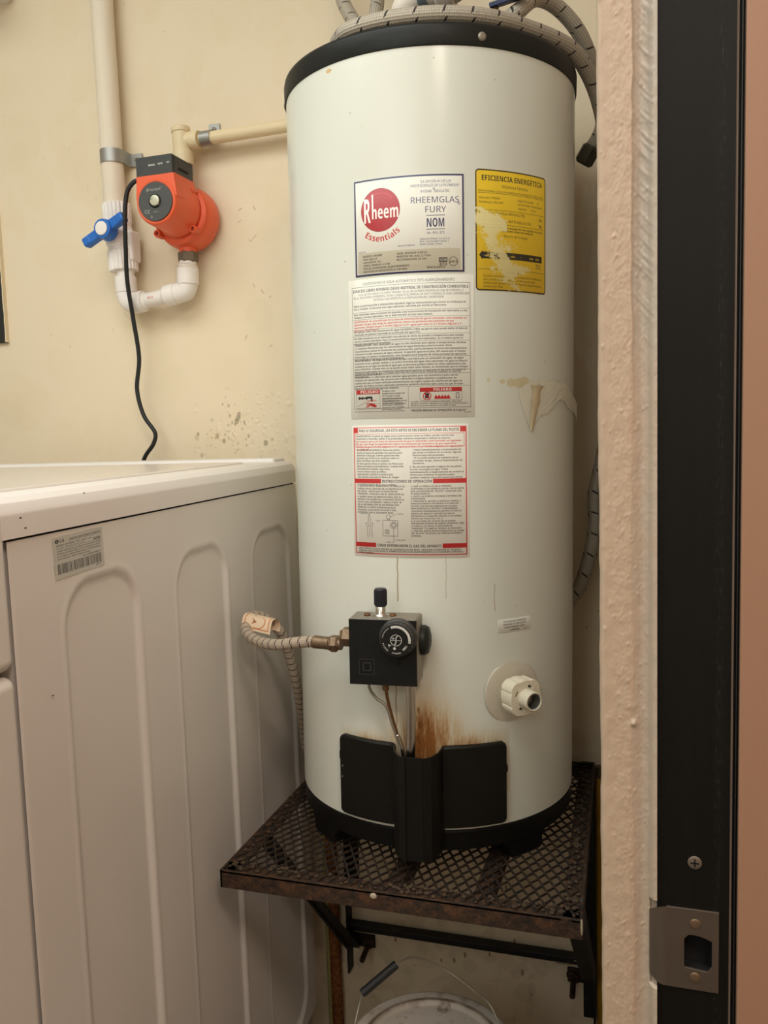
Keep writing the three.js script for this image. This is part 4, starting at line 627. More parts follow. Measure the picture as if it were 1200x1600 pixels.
{
  const h = thing('gas_hose', 'braided gas hose looping from the brass fittings of the gas control down behind the heater', 'hose', [-0.0575, -0.2555, 0.446]);
  const loc = (p) => [p[0] + 0.0575, p[1] + 0.2555, p[2] - 0.446];
  const pts = [[-0.105, -0.2535, 0.446], [-0.130, -0.257, 0.444], [-0.160, -0.263, 0.437], [-0.196, -0.266, 0.418], [-0.225, -0.262, 0.396], [-0.2425, -0.253, 0.366], [-0.245, -0.250, 0.335], [-0.2375, -0.262, 0.307], [-0.2275, -0.288, 0.283], [-0.2265, -0.330, 0.258], [-0.2280, -0.385, 0.230], [-0.2355, -0.438, 0.200], [-0.243, -0.482, 0.175], [-0.246, -0.52, 0.16]].map(loc);
  mesh('braided_tube', [tube(pts, 0.0076, 0.0125, 200, 16)], gasMat, h);
  const pt = (x, dy = 0) => V(x + 0.0575, dy, 0);
  mesh('crimp_collar', [lathe([[0.0001, 0], [0.0080, 0], [0.0084, 0.002], [0.0084, 0.008], [0.0078, 0.0095], [0.0084, 0.011], [0.0084, 0.022], [0.0076, 0.0245], [0.0001, 0.0245]], pt(-0.083, 0), pt(-0.2, 0.006), 28)], M.brass, h);
  mesh('hose_nut', [hexnut(pt(-0.0715), pt(-0.0825, 0.0002), 0.0112), rod(pt(-0.0675), pt(-0.086), 0.0078), lathe([[0.0001, 0], [0.0104, 0], [0.0088, 0.004], [0.0001, 0.004]], pt(-0.0805), pt(-0.2), 24)], M.brass, h);
  // paper tag wrapped over the bend
  const tg = canvas(512, 220, (g, w, hh) => { g.fillStyle = 'rgb(222,196,166)'; g.fillRect(0, 0, w, hh); g.strokeStyle = 'rgb(190,120,70)'; g.lineWidth = 8; g.strokeRect(230, 20, 262, 180); fit(g, 'FLEXIBLE PARA GAS', 70, 60, 140, 'bold 24px sans-serif', 'rgb(90,60,40)'); g.beginPath(); g.arc(430, 110, 60, 3.6, 6.6); g.stroke(); g.fillStyle = 'rgb(150,84,46)'; g.beginPath(); g.moveTo(410, 150); g.lineTo(440, 110); g.lineTo(462, 150); g.lineTo(436, 136); g.fill(); fit(g, 'USO DOMÉSTICO', 250, 150, 120, '20px sans-serif', 'rgb(150,90,60)'); });
  const P = [], U = [], I = [], n = 26, cv = curveOf(pts);
  for (let i = 0; i <= n; i++) { const t = i / n; // a strip bent over from behind the bend and hanging to the front
    const a = -2.3 + 3.5 * t, r = 0.0150; const cy = Math.sin(a + 1.57) * r, cz = Math.sin(a) * r * 1.25; const o = V(-0.2435 + 0.036 * 0, -0.2455 + cy * 0.85, 0.352 + cz);
    for (let j = 0; j <= 6; j++) { const s = j / 6; P.push(...loc([o.x + 0.002 + s * 0.040, o.y - 0.006 - s * 0.010 - (t > 0.8 ? (t - 0.8) * 0.05 : 0), o.z + 0.014 - s * 0.008])); U.push(t, s); } }
  for (let i = 0; i < n; i++) for (let j = 0; j < 6; j++) { const a = i * 7 + j, b = a + 7; I.push(a, a + 1, b, b, a + 1, b + 1); }
  const g = new THREE.BufferGeometry(); g.setAttribute('position', new THREE.Float32BufferAttribute(P, 3)); g.setAttribute('uv', new THREE.Float32BufferAttribute(U, 2)); g.setIndex(I); g.computeVertexNormals();
  mesh('paper_tag', [g], std({ map: tex(tg), roughness: 0.6, side: THREE.DoubleSide }), h, 'cream paper tag with orange print');
}
function hose(label, pts, r, ends = []) {
  const o = pts[0], h = thing('water_hose', label, 'hose', o, 'braided water hoses around the heater top');
  const q = pts.map(p => [p[0] - o[0], p[1] - o[1], p[2] - o[2]]);
  mesh('braided_tube', [tube(q, r, 0.034, 220, 18)], hoseMat, h);
  for (const [a, b, rn, m] of ends) mesh('hose_nut', [hexnut(V(a[0] - o[0], a[1] - o[1], a[2] - o[2]), V(b[0] - o[0], b[1] - o[1], b[2] - o[2]), rn)], m, h);
  return h;
}
{
  const ring = []; for (let k = 0; k <= 10; k++) { const th = (-46 + k * 10) * D, r = 0.1885 - 0.075 * Math.pow(Math.max(0, (3.4 - k) / 3.4), 1.6); ring.push([-0.001 + Math.sin(th) * r, 0.5140 + 0.0134 * Math.sin(th) * r, 0.2052 + Math.cos(th) * r]); }
  hose('braided hose lying along the front of the black rim, falling behind the doorway', [[-0.100, 0.5128, 0.235], ...ring, [0.2085, 0.513, 0.232], [0.229, 0.495, 0.185], [0.243, 0.46, 0.145], [0.2505, 0.40, 0.118], [0.252, 0.25, 0.095], [0.250, 0.05, 0.07], [0.238, -0.04, 0.055], [0.2245, -0.10, 0.05], [0.225, -0.15, 0.05], [0.216, -0.2, 0.05], [0.197, -0.255, 0.045], [0.16, -0.31, 0.035]], 0.0108);
  hose('braided hose arching from the blue lever to a dark nut beside the heater', [[0.128, 0.533, 0.29], [0.146, 0.548, 0.283], [0.166, 0.575, 0.252], [0.188, 0.577, 0.218], [0.214, 0.556, 0.185], [0.232, 0.522, 0.145], [0.2400, 0.485, 0.105], [0.2425, 0.455, 0.095], [0.234, 0.432, 0.100], [0.226, 0.421, 0.101]], 0.0104, [[[0.229, 0.4245, 0.1025], [0.2135, 0.4015, 0.096], 0.0152, std({ color: S(86, 84, 72), roughness: 0.5, metalness: 0.5 })]]);
  hose('braided hose leaning up from behind the rim, leftmost of the upright hoses', [[-0.185, 0.80, 0.06], [-0.163, 0.708, 0.08], [-0.125, 0.636, 0.12], [-0.105, 0.57, 0.145], [-0.098, 0.53, 0.155]], 0.0112, [[[-0.0975, 0.535, 0.155], [-0.097, 0.505, 0.156], 0.015, M.brass]]);
  hose('braided hose rising straight behind the rim, between the leaning hose and the grey pipe', [[-0.1, 0.82, 0.08], [-0.098, 0.687, 0.10], [-0.0965, 0.65, 0.12], [-0.082, 0.57, 0.16], [-0.075, 0.53, 0.175]], 0.0108, [[[-0.075, 0.535, 0.175], [-0.0745, 0.505, 0.1755], 0.015, M.brass]]);
  const gp = thing('steel_pipe', 'thin grey steel pipe rising behind the black rim next to the cream fitting', 'pipe', [-0.048, 0.503, 0.15]);
  mesh('pipe_tube', [tube([[0.005, 0, 0.01], [0.002, 0.1, 0.005], [0, 0.147, 0], [0.006, 0.30, -0.04]], 0.0088, 0, 40, 14)], M.galv, gp);
  mesh('pipe_nut', [hexnut(V(0.005, 0.001, 0.01), V(0.0048, 0.018, 0.0095), 0.014)], M.brass, gp);
  const f = thing('pipe_fitting', 'stout cream fitting with a grey clip lying over the heater top', 'pipe fitting', [0.006, 0.503, 0.25]);
  mesh('fitting_elbow', [tube([[0.05, 0.108, 0.0], [0.028, 0.107, 0.0], [0.005, 0.105, -0.002], [-0.018, 0.094, -0.008], [-0.026, 0.068, -0.018], [-0.028, 0.022, -0.022]], 0.021, 0, 60, 24), lathe([[0.0001, 0], [0.026, 0], [0.027, 0.003], [0.027, 0.02], [0.025, 0.024], [0.0001, 0.024]], V(0.026, 0.107, 0), V(0.06, 0.1075, 0), 36)], M.pvcOld, f);
  mesh('fitting_clip', [lathe([[0.0215, 0], [0.0235, 0], [0.0235, 0.012], [0.0215, 0.012]], V(0.002, 0.105, -0.002), V(0.03, 0.107, 0), 36), rbox(0.0, 0.014, 0.126, 0.140, -0.008, 0.006, 0.002)], std({ color: S(120, 132, 140), roughness: 0.45, metalness: 0.4 }), f);
  const v = thing('shutoff_valve', 'small brass shutoff valve with a dark blue lever on the heater top', 'valve', [0.118, 0.507, 0.285]);
  mesh('valve_body', [rod(V(0, -0.003, 0), V(0, 0.03, 0), 0.011, 24), new THREE.SphereGeometry(0.0145, 24, 16).translate(0, 0.026, 0), rod(V(0, 0.026, 0), V(0.016, 0.028, 0.004), 0.010, 24), rod(V(0, 0.03, 0), V(-0.001, 0.052, 0.002), 0.005, 16)], M.brass, v);
  mesh('valve_lever', [bar(V(-0.006, 0.051, 0.004), V(0.048, 0.055, 0.012), 0.014, 0.006, V(0, 1, 0.2))], M.navy, v);
}

// ------------------------------------------------------------------ pump and water pipes on the back wall
{
  const PX = -0.4995, PY = 0.4175;
  const p = thing('circulation_pump', 'orange circulation pump with a grey face plate and black terminal box on the wall', 'pump', [PX, PY, 0]);
  // motor housing: round, with a flat-topped shoulder under the terminal box
  mesh('motor_housing', [lathe([[0.0001, 0.05], [0.0465, 0.05], [0.0472, 0.062], [0.0445, 0.0665], [0.0415, 0.085], [0.0395, 0.118], [0.0382, 0.1225], [0.0362, 0.1245], [0.0345, 0.1245], [0.034, 0.1235], [0.0001, 0.1235]], V(0, 0, 0), V(0, 0, 1), 72),
    (() => { const s = new THREE.Shape(); s.moveTo(-0.036, 0.044); s.lineTo(0.034, 0.044); s.lineTo(0.0385, 0.008); s.lineTo(0.02, -0.01); s.lineTo(-0.02, -0.01); s.lineTo(-0.0385, 0.008); s.closePath(); return new THREE.ExtrudeGeometry(s, { depth: 0.064, bevelEnabled: true, bevelSize: 0.002, bevelThickness: 0.003, bevelSegments: 3 }).translate(0, 0, 0.055); })()], M.orange, p);
  mesh('volute', [lathe([[0.0001, -0.004], [0.048, -0.004], [0.056, 0.002], [0.0575, 0.014], [0.0565, 0.030], [0.0535, 0.040], [0.0505, 0.044], [0.0505, 0.052], [0.0001, 0.052]], V(0, -0.006, 0), V(0, -0.006, 1), 72), rod(V(0, -0.03, 0.024), V(0, -0.071, 0.024), 0.017, 32, 0.0155), rod(V(0, 0.03, 0.024), V(0, 0.076, 0.024), 0.017, 32, 0.0155), new THREE.TorusGeometry(0.051, 0.0028, 10, 64).translate(0, -0.004, 0.046)], M.orange, p, 'round orange pump casing');
  for (const [x, y] of [[0.0335, 0.0305], [0.0345, -0.0365], [-0.0375, -0.0375], [-0.039, 0.030]]) {
    const b = mesh('bolt_boss', [lathe([[0.0001, 0], [0.0074, 0], [0.0070, 0.016], [0.0060, 0.0185], [0.0040, 0.0185], [0.0038, 0.014], [0.0001, 0.014]], V(x, y, 0.048), V(x, y, 1), 24)], M.orange, p);
    mesh('socket_bolt', [lathe([[0.0001, 0], [0.0036, 0], [0.0036, 0.002], [0.0018, 0.002], [0.0016, 0.0004], [0.0001, 0.0004]], V(x, y, 0.062), V(x, y, 1), 16)], M.orangeDark, b);
  }
  const fp = canvas(512, 512, (g) => {
    g.fillStyle = 'rgb(72,72,70)'; g.fillRect(0, 0, 512, 512); const k = 'rgb(168,166,158)'; g.strokeStyle = k; g.lineWidth = 6;
    g.beginPath(); g.arc(148, 98, 17, 0, 7); g.stroke(); fit(g, 'A', 139, 107, 18, 'bold 26px sans-serif', k); fit(g, 'Aquapak', 172, 112, 180, '44px sans-serif', k); fit(g, '®', 358, 84, 16, '22px sans-serif', k);
    g.beginPath(); g.arc(112, 382, 21, 0.9, 5.4); g.stroke(); g.beginPath(); g.arc(156, 382, 21, 0.9, 5.4); g.moveTo(136, 382); g.lineTo(152, 382); g.stroke();
    fit(g, 'MAX 8 m', 224, 402, 72, '22px sans-serif', k); g.lineWidth = 4; g.beginPath(); g.moveTo(190, 440); g.lineTo(176, 464); g.lineTo(204, 464); g.closePath(); g.stroke();
  });
  mesh('face_plate', [new THREE.CircleGeometry(0.0325, 64).translate(0, 0, 0.1262), lathe([[0.0001, 0.1236], [0.0325, 0.1236], [0.0325, 0.1261], [0.0001, 0.1261]], V(0, 0, 0), V(0, 0, 1), 64)], std({ map: tex(fp), roughness: 0.5 }), p);
  mesh('vent_plug', [lathe([[0.0001, 0], [0.0090, 0], [0.0090, 0.0045], [0.0078, 0.0056], [0.0001, 0.0056]], V(0.0012, 0.0006, 0.1262), V(0.0012, 0.0006, 1), 36), rbox(0.0025, 0.0088, -0.0066, -0.0005, 0.1266, 0.1306, 0.001)], std({ color: S(214, 212, 190), roughness: 0.3, metalness: 0.55 }), p, 'shiny round vent plug');
  mesh('plug_rim', [lathe([[0.0092, 0], [0.0118, 0], [0.0116, 0.0006], [0.0092, 0.0006]], V(-0.0005, 0.0006, 0.1262), V(-0.0005, 0.0006, 1), 36), box(-0.0065, -0.0025, 0.0026, 0.0033, 0.1315, 0.1321)], M.dark, p);
  // terminal box
  const tm = canvas(512, 256, (g) => { g.fillStyle = 'rgb(58,58,56)'; g.fillRect(0, 0, 512, 256); const k = 'rgb(222,220,210)'; fit(g, 'MANUAL', 176, 122, 104, 'bold 34px sans-serif', k); fit(g, 'AUTO', 318, 118, 72, 'bold 34px sans-serif', k); fit(g, 'OFF', 446, 114, 44, 'bold 34px sans-serif', k); });
  const tb = mesh('terminal_box', [rbox(-0.0395, 0.032, 0.0435, 0.0785, 0.048, 0.1185, 0.0022)], std({ color: S(58, 58, 56), roughness: 0.5 }), p, 'black terminal box');
  mesh('box_face', [new THREE.PlaneGeometry(0.068, 0.0315).translate(-0.00375, 0.061, 0.1188)], std({ map: tex(tm), roughness: 0.5 }), tb);
  mesh('side_switch', [rbox(0.0315, 0.0335, 0.0565, 0.0605, 0.066, 0.098, 0.0008)], M.dark, tb);
  mesh('box_seam', [box(0.0320, 0.0324, 0.0440, 0.0780, 0.1135, 0.1143)], M.dark, tb);
  mesh('cable_gland', [rbox(-0.0475, -0.0385, 0.040, 0.0585, 0.085, 0.106, 0.002), rbox(-0.044, -0.030, 0.0365, 0.044, 0.088, 0.104, 0.002)], M.blackPlastic, p);
  mesh('union_nut', [hexnut(V(0, -0.064, 0.024), V(0, -0.086, 0.024), 0.0185)], std({ color: S(120, 108, 90), roughness: 0.65, metalness: 0.45, bumpMap: fineBump, bumpScale: 0.0006 }), p, 'grimy metal union nut under the pump');
  mesh('union_nut', [hexnut(V(0, 0.070, 0.024), V(0, 0.0865, 0.024), 0.018)], M.galv, p);
  const c = thing('power_cord', 'thin black power cord hanging from the pump down behind the washing machine', 'cord', [PX - 0.046, PY + 0.049, 0.095]);
  mesh('cord_sheath', [tube([[-0.5515, 0.4655, 0.096], [-0.556, 0.464, 0.098], [-0.569, 0.452, 0.099], [-0.577, 0.425, 0.099], [-0.582, 0.39, 0.096], [-0.590, 0.352, 0.086], [-0.604, 0.302, 0.066], [-0.610, 0.235, 0.045], [-0.611, 0.164, 0.032], [-0.622, 0.105, 0.028], [-0.611, 0.056, 0.027], [-0.589, 0.021, 0.026], [-0.594, 0.003, 0.026], [-0.618, -0.026, 0.024], [-0.63, -0.08, 0.02], [-0.632, -0.3, 0.01]].map(q => [q[0] - PX + 0.046, q[1] - PY - 0.049, q[2] - 0.095]), 0.0040, 0, 200, 12)], M.blackRubber, c);
}
// round-profile pipes
const ribbed = (a, b, r, n, depth) => { const s = new THREE.Shape(); for (let i = 0; i < n * 4; i++) { const t = i / (n * 4) * 6.2832, q = i % 4 < 2 ? r : r - depth; s[i ? 'lineTo' : 'moveTo'](Math.cos(t) * q, Math.sin(t) * q); } return along(new THREE.ExtrudeGeometry(s, { depth: a.distanceTo(b), bevelEnabled: true, bevelSize: 0.0006, bevelThickness: 0.001, bevelSegments: 1 }).rotateX(-Math.PI / 2), a, b); };
{
  const r = thing('riser_pipe', 'old cream plastic pipe running up the wall above the blue-handled valve', 'pipe', [-0.651, 0.44, 0.02]);
  const T = []; for (let i = 0; i <= 24; i++) T.push([0.001 * N(i * 0.5, 1) - 0.0055 * (i / 24), i / 24 * 0.86, 0.0005 * N(i * 0.6, 3)]);
  mesh('pipe_tube', [tube(T, 0.0205, 0, 90, 28)], std({ color: S(229, 214, 192), roughness: 0.6, bumpMap: grain(1, 5), bumpScale: 0.0014 }), r);
  const v = thing('ball_valve', 'white plastic ball valve with a blue handle below the riser pipe', 'valve', [-0.645, 0.39, 0.022]);
  mesh('valve_body', [rod(V(0.003, -0.035, 0), V(0.0, 0.035, 0), 0.0235, 36), new THREE.SphereGeometry(0.029, 32, 20).scale(0.95, 1.1, 1).translate(0.002, 0, 0), rod(V(0.001, 0.006, 0.015), V(0.001, 0.006, 0.045), 0.0125, 28), rbox(0.012, 0.034, -0.046, 0.012, -0.02, 0.012, 0.006)], M.pvc, v);
  mesh('valve_nut', [ribbed(V(-0.001, 0.028, 0), V(-0.002, 0.062, 0), 0.0255, 22, 0.0018)], M.pvc, v); mesh('valve_nut', [ribbed(V(0.006, -0.060, 0), V(0.004, -0.026, 0), 0.0265, 22, 0.0018)], M.pvc, v);
  const hd = mesh('valve_handle', (() => { const gs = [lathe([[0.0001, 0], [0.019, 0], [0.0195, 0.004], [0.0175, 0.022], [0.0160, 0.024], [0.0001, 0.024]], V(0.004, 0.006, 0.036), V(0.004, 0.006, 1), 36)]; const dir = V(0.83, 0.40, 0).normalize(); for (const [s, L] of [[1, 0.046], [-1, 0.050]]) { const a = V(0.004, 0.006, 0.047).addScaledVector(dir, s * 0.006), b = V(0.004, 0.006, 0.047).addScaledVector(dir, s * L); gs.push(bar(a, b, 0.018, 0.017, V(0, 0, 1))); gs.push(bar(a.clone().lerp(b, 0.62), b, 0.016, 0.019, V(0, 0, 1))); } return gs; })(), M.blue, v, 'blue two-armed valve handle');
  mesh('handle_cap', [lathe([[0.0001, 0], [0.0125, 0], [0.0125, 0.0015], [0.0112, 0.0026], [0.0001, 0.003]], V(0.004, 0.006, 0.0598), V(0.004, 0.006, 1), 32)], M.pvc, hd, 'round white cap');
  const u = thing('return_pipe', 'white plastic pipe with two elbows, linking the valve to the underside of the pump', 'pipe', [-0.63, 0.275, 0.024]);
  const Q = (x, y, z = 0.024) => V(x + 0.63, y - 0.275, z - 0.024);
  const pipeMap = canvas(512, 128, (g) => { g.fillStyle = 'rgb(233,225,216)'; g.fillRect(0, 0, 512, 128); fit(g, 'PVC R', 226, 74, 80, 'bold 34px sans-serif', 'rgb(190,70,60)'); });
  mesh('pipe_tube', [rod(Q(-0.6355, 0.335), Q(-0.633, 0.28), 0.0165, 28)], M.pvc, u); mesh('pipe_tube', [rod(Q(-0.505, 0.300), Q(-0.5005, 0.335), 0.0155, 28)], M.pvc, u);
  const hp = new THREE.CylinderGeometry(0.0135, 0.0135, 0.115, 32, 1, false, 0, Math.PI * 2); mesh('cross_pipe', [along(hp.translate(0, 0.0575, 0), Q(-0.622, 0.268), Q(-0.51, 0.2805))], M.pvc, u);
  mesh('print_band', [(() => { const g = new THREE.CylinderGeometry(0.0137, 0.0137, 0.045, 24, 1, true, -0.9, 1.8); const uv = g.attributes.uv; for (let i = 0; i < uv.count; i++) { const a = uv.getX(i), b = uv.getY(i); uv.setXY(i, 0.2 + 0.6 * b, 1 - a * 1.0); } return along(g.translate(0, 0.0225, 0), Q(-0.600, 0.2705), Q(-0.51, 0.2805)); })()], std({ map: tex(pipeMap), roughness: 0.5 }), u);
  const elbow = (pts, rr0, ca, cb) => [tube(pts.map(p => { const q = Q(...p); return [q.x, q.y, q.z]; }), rr0, 0, 40, 26), ...ca, ...cb];
  const collar = (a, b, r0) => lathe([[0.0001, 0], [r0 - 0.001, 0], [r0, 0.0012], [r0, a.distanceTo(b) - 0.0012], [r0 - 0.001, a.distanceTo(b)], [0.0001, a.distanceTo(b)]], a, b, 32);
  mesh('elbow', elbow([[-0.6355, 0.305], [-0.6352, 0.285], [-0.630, 0.272], [-0.618, 0.2675], [-0.603, 0.2695]], 0.0185, [collar(Q(-0.6355, 0.318), Q(-0.6352, 0.288), 0.0198)], [collar(Q(-0.6195, 0.2678), Q(-0.596, 0.2704), 0.0198)]), M.pvc, u);
  mesh('primer_ring', [collar(Q(-0.5955, 0.2705), Q(-0.5935, 0.2707), 0.0140)], std({ color: S(176, 108, 92), roughness: 0.6 }), u, 'reddish ring of pipe primer');
  mesh('elbow', elbow([[-0.545, 0.277], [-0.525, 0.2793], [-0.5085, 0.2835], [-0.5035, 0.296], [-0.5030, 0.315]], 0.0183, [collar(Q(-0.550, 0.2763), Q(-0.527, 0.279), 0.0195)], [collar(Q(-0.5030, 0.293), Q(-0.5020, 0.3225), 0.0200)]), M.pvc, u);
  mesh('bushing', [collar(Q(-0.5015, 0.322), Q(-0.5008, 0.329), 0.0178), collar(Q(-0.5010, 0.329), Q(-0.5, 0.337), 0.0145)], M.pvcOld, u);
  // supply: tee fitting and pipe to the right
  const s = thing('supply_pipe', 'thin cream pipe running level along the wall from a tee over the pump', 'pipe', [-0.495, 0.545, 0.02]);
  const W = (x, y, z = 0.02) => V(x + 0.495, y - 0.545, z - 0.02);
  mesh('pipe_tube', [tube([[-0.49, 0.5475], [-0.40, 0.5478], [-0.30, 0.549], [-0.05, 0.551]].map(q => { const a = W(...q); return [a.x, a.y, a.z]; }), 0.0112, 0, 60, 22)], M.cpvc, s);
  mesh('tee', [collar(W(-0.4995, 0.506, 0.024), W(-0.5015, 0.566, 0.024), 0.0160), collar(W(-0.4990, 0.505, 0.024), W(-0.4995, 0.530, 0.024), 0.0180), collar(W(-0.5015, 0.562, 0.024), W(-0.502, 0.572, 0.024), 0.0172), rod(W(-0.5, 0.5475, 0.022), W(-0.474, 0.5475), 0.0150, 28), collar(W(-0.484, 0.5475), W(-0.466, 0.5476), 0.0160)], M.cpvc, s);
  mesh('primer_ring', [collar(W(-0.4665, 0.5476), W(-0.464, 0.5476), 0.0120)], std({ color: S(196, 160, 96), roughness: 0.6 }), s);
  // clamps
  const clamp = (label, cx, cy, cz, rad, wdt, axis, ex) => {
    const c = thing('pipe_clamp', label, 'clamp', [cx, cy, cz], 'galvanised pipe clamps on the wall');
    const b = new THREE.Shape(); const a0 = -0.4, a1 = Math.PI + 0.4; b.absarc(0, 0, rad + 0.0018, a0, a1, false); b.absarc(0, 0, rad, a1, a0, true); b.closePath();
    const g = new THREE.ExtrudeGeometry(b, { depth: wdt, bevelEnabled: false, curveSegments: 24 }).translate(0, 0, -wdt / 2);
    if (axis === 'y') g.rotateX(Math.PI / 2); else { g.rotateX(Math.PI / 2); g.rotateZ(Math.PI / 2); } 
    mesh('clamp_band', [g], M.galv, c);
    mesh('clamp_ear', [rbox(...ex, 0.001), axis === 'y' ? box(0.0195, 0.0222, -0.012, 0.012, -0.031, 0.001) : box(-0.0105, 0.0105, 0.0105, 0.0128, -0.031, 0.001)], M.galv, c); const mx = (ex[0] + ex[1]) / 2 + (axis === 'y' ? 0.003 : 0), my = (ex[2] + ex[3]) / 2 + (axis === 'y' ? 0 : 0.002);
    mesh('clamp_screw', [lathe([[0.0001, 0], [0.0045, 0], [0.004, 0.002], [0.0001, 0.003]], V(mx, my, ex[5]), V(mx, my, 1), 20), box(mx - 0.003, mx + 0.003, my - 0.0005, my + 0.0005, ex[5] + 0.0022, ex[5] + 0.0032)], M.zinc, c);
  };
  clamp('wide galvanised clamp holding the riser pipe to the wall', -0.6505, 0.5385, 0.02, 0.0208, 0.024, 'y', [0.019, 0.046, -0.0125, 0.0105, -0.031, -0.026]);
  clamp('small galvanised clamp holding the thin supply pipe by the tee', -0.4515, 0.5478, 0.02, 0.0114, 0.021, 'x', [-0.010, 0.012, 0.010, 0.034, -0.0315, -0.0275]);
}

// ------------------------------------------------------------------ washing machine
{
  const w = thing('washing_machine', 'white top-loading washing machine with pressed side panels, standing left of the heater', 'washing machine', [-0.2891, WASH, 0.057]);
  w.rotation.y = Math.atan(0.06);
  const Wd = 0.62, Z1 = 0.765, Y0 = 0.033, Y1 = 1.0158;
  // pressed side: three long hollows with rounded ends
  const panels = [[0.548, 0.690, 0.10, 0.963], [0.306, 0.457, 0.08, 0.957], [0.050, 0.212, 0.055, 0.952]];
  const nz = 300, ny = 240, g = new THREE.PlaneGeometry(1, 1, nz, ny), p = g.attributes.position;
  for (let i = 0; i < p.count; i++) {
    const z = (p.getX(i) + 0.5) * Z1, y = Y0 + (p.getY(i) + 0.5) * (Y1 - Y0); let x = 0;
    for (const [a, b, c, d] of panels) { const r = 0.05, qx = Math.abs(z - (a + b) / 2) - (b - a) / 2 + r, qy = Math.abs(y - (c + d) / 2) - (d - c) / 2 + r, sd = Math.hypot(Math.max(qx, 0), Math.max(qy, 0)) + Math.min(Math.max(qx, qy), 0) - r; x -= 0.0042 * (1 - THREE.MathUtils.smoothstep(sd, -0.009, 0.0)); x += 0.0006 * Math.exp(-Math.pow((sd - 0.003) / 0.003, 2)); }
    x += 0.0006 * N(z * 4, y * 3);
    const e = Math.max(0, 0.006 - z, z - (Z1 - 0.004)); x -= e * e * 60;
    p.setXYZ(i, x, y, Z1 - z);
  }
  // (z runs from front to back so that the face looks outwards)
  for (let i = 0; i < p.count; i++) p.setZ(i, Z1 - p.getZ(i));
  const ix = g.index.array; for (let i = 0; i < ix.length; i += 3) { const t = ix[i]; ix[i] = ix[i + 1]; ix[i + 1] = t; }
  g.computeVertexNormals();
  mesh('cabinet', [g, box(-Wd, -0.006, Y0, Y1, 0.001, Z1 - 0.001)], M.white, w);
  mesh('base_skirt', [box(-Wd + 0.01, -0.012, 0.012, Y0, 0.01, Z1 - 0.01)], M.dark, w);
  for (const x of [-0.05, -Wd + 0.05]) for (const z of [0.05, Z1 - 0.06]) mesh('foot', [lathe([[0.0001, 0], [0.022, 0], [0.02, 0.012], [0.008, 0.016], [0.008, 0.03], [0.0001, 0.03]], V(x, 0, z), V(x, 1, z), 24)], M.blackRubber, w);
  mesh('cover_gap', [box(-Wd + 0.006, -0.0045, Y1 - 0.001, 1.0185, 0.004, Z1 - 0.004)], M.dark, w, 'dark seam under the top cover');
  // top cover with soft edges, lid and raised back ledge
  const cover = rbox(-Wd - 0.002, 0.0028, 0.97, 1.056, -0.004, 0.80, 0.0175, 7); { const q = cover.attributes.position; for (let i = 0; i < q.count; i++) if (q.getY(i) < 1.0182) q.setY(i, 1.0182); cover.computeVertexNormals(); }
  mesh('top_cover', [toCreasedNormals(cover, 0.5), rbox(-Wd + 0.01, -0.02, 1.045, 1.0625, -0.004, 0.05, 0.006, 4)], M.white, w);
  mesh('lid', [rbox(-Wd + 0.04, -0.055, 1.05, 1.0592, 0.10, 0.74, 0.004, 4)], phys({ color: S(222, 212, 204), roughness: 0.25, clearcoat: 0.6, clearcoatRoughness: 0.15 }), w);
  mesh('front_panel', [rbox(-Wd - 0.002, 0.0035, 0.8995, 1.046, Z1 + 0.0028, 0.845, 0.011, 5)], M.white, w, 'upper front panel');
  mesh('front_panel', [rbox(-Wd - 0.002, 0.0035, 0.05, 0.8950, Z1 + 0.0028, 0.838, 0.011, 5)], M.white, w, 'lower front panel');
  const lb = canvas(640, 480, (c, W2, H2) => {
    c.fillStyle = 'rgb(196,194,184)'; c.fillRect(0, 0, W2, H2); const k = 'rgb(52,48,46)';
    c.fillStyle = k; c.beginPath(); c.arc(46, 48, 24, 0, 7); c.fill(); c.fillStyle = 'rgb(196,194,184)'; c.beginPath(); c.arc(38, 40, 4, 0, 7); c.fill(); c.fillRect(44, 34, 4, 28); c.fillRect(44, 58, 14, 4); fit(c, 'LG', 80, 66, 58, 'bold 52px sans-serif', k);
    fit(c, 'LAVADORA COMPLETAMENTE AUTOMÁTICA', 196, 60, 414, 'bold 30px sans-serif', k); c.fillRect(190, 68, 424, 3);
    fit(c, 'MODELO: WT19WSB   120 V~ 60 Hz   5.2 A', 36, 106, 450, 'bold 24px sans-serif', k); fit(c, 'N.W. 45 kg   PRESIÓN DE AGUA 0.1-0.8 MPa', 36, 134, 360, '22px sans-serif', k); c.fillRect(36, 142, 570, 2); fit(c, 'NOM', 510, 138, 96, 'bold 50px sans-serif', k);
    for (let i = 0; i < 4; i++) fit(c, ['CAPACIDAD: 19 kg DE ROPA SECA. LEA EL INSTRUCTIVO ANTES DE INSTALAR LA LAVADORA', 'IMPORTADOR: LG ELECTRONICS MÉXICO S.A. DE C.V. SOR JUANA INÉS DE LA CRUZ 555', 'COL. SAN LORENZO TLALNEPANTLA ESTADO DE MÉXICO C.P. 54033  HECHO EN MÉXICO', 'CLASE DE PROTECCIÓN I   GRADO IPX4   PRODUCTO ELÉCTRICO'][i], 36, 172 + i * 30, [572, 560, 566, 420][i], 'bold 22px sans-serif', k);
    fit(c, 'S/N  907MXTB4K217', 352, 296, 250, 'bold 26px sans-serif', k);
    c.fillStyle = k; let x = 34, n = 0; while (x < 600) { const ww = 2 + Math.floor(rnd() * 4) * 2; c.fillRect(x, 310, ww, 116); x += ww + 2 + Math.floor(rnd() * 4) * 2; }
    fit(c, 'MFL67', 520, 450, 64, 'bold 20px sans-serif', k);
  });
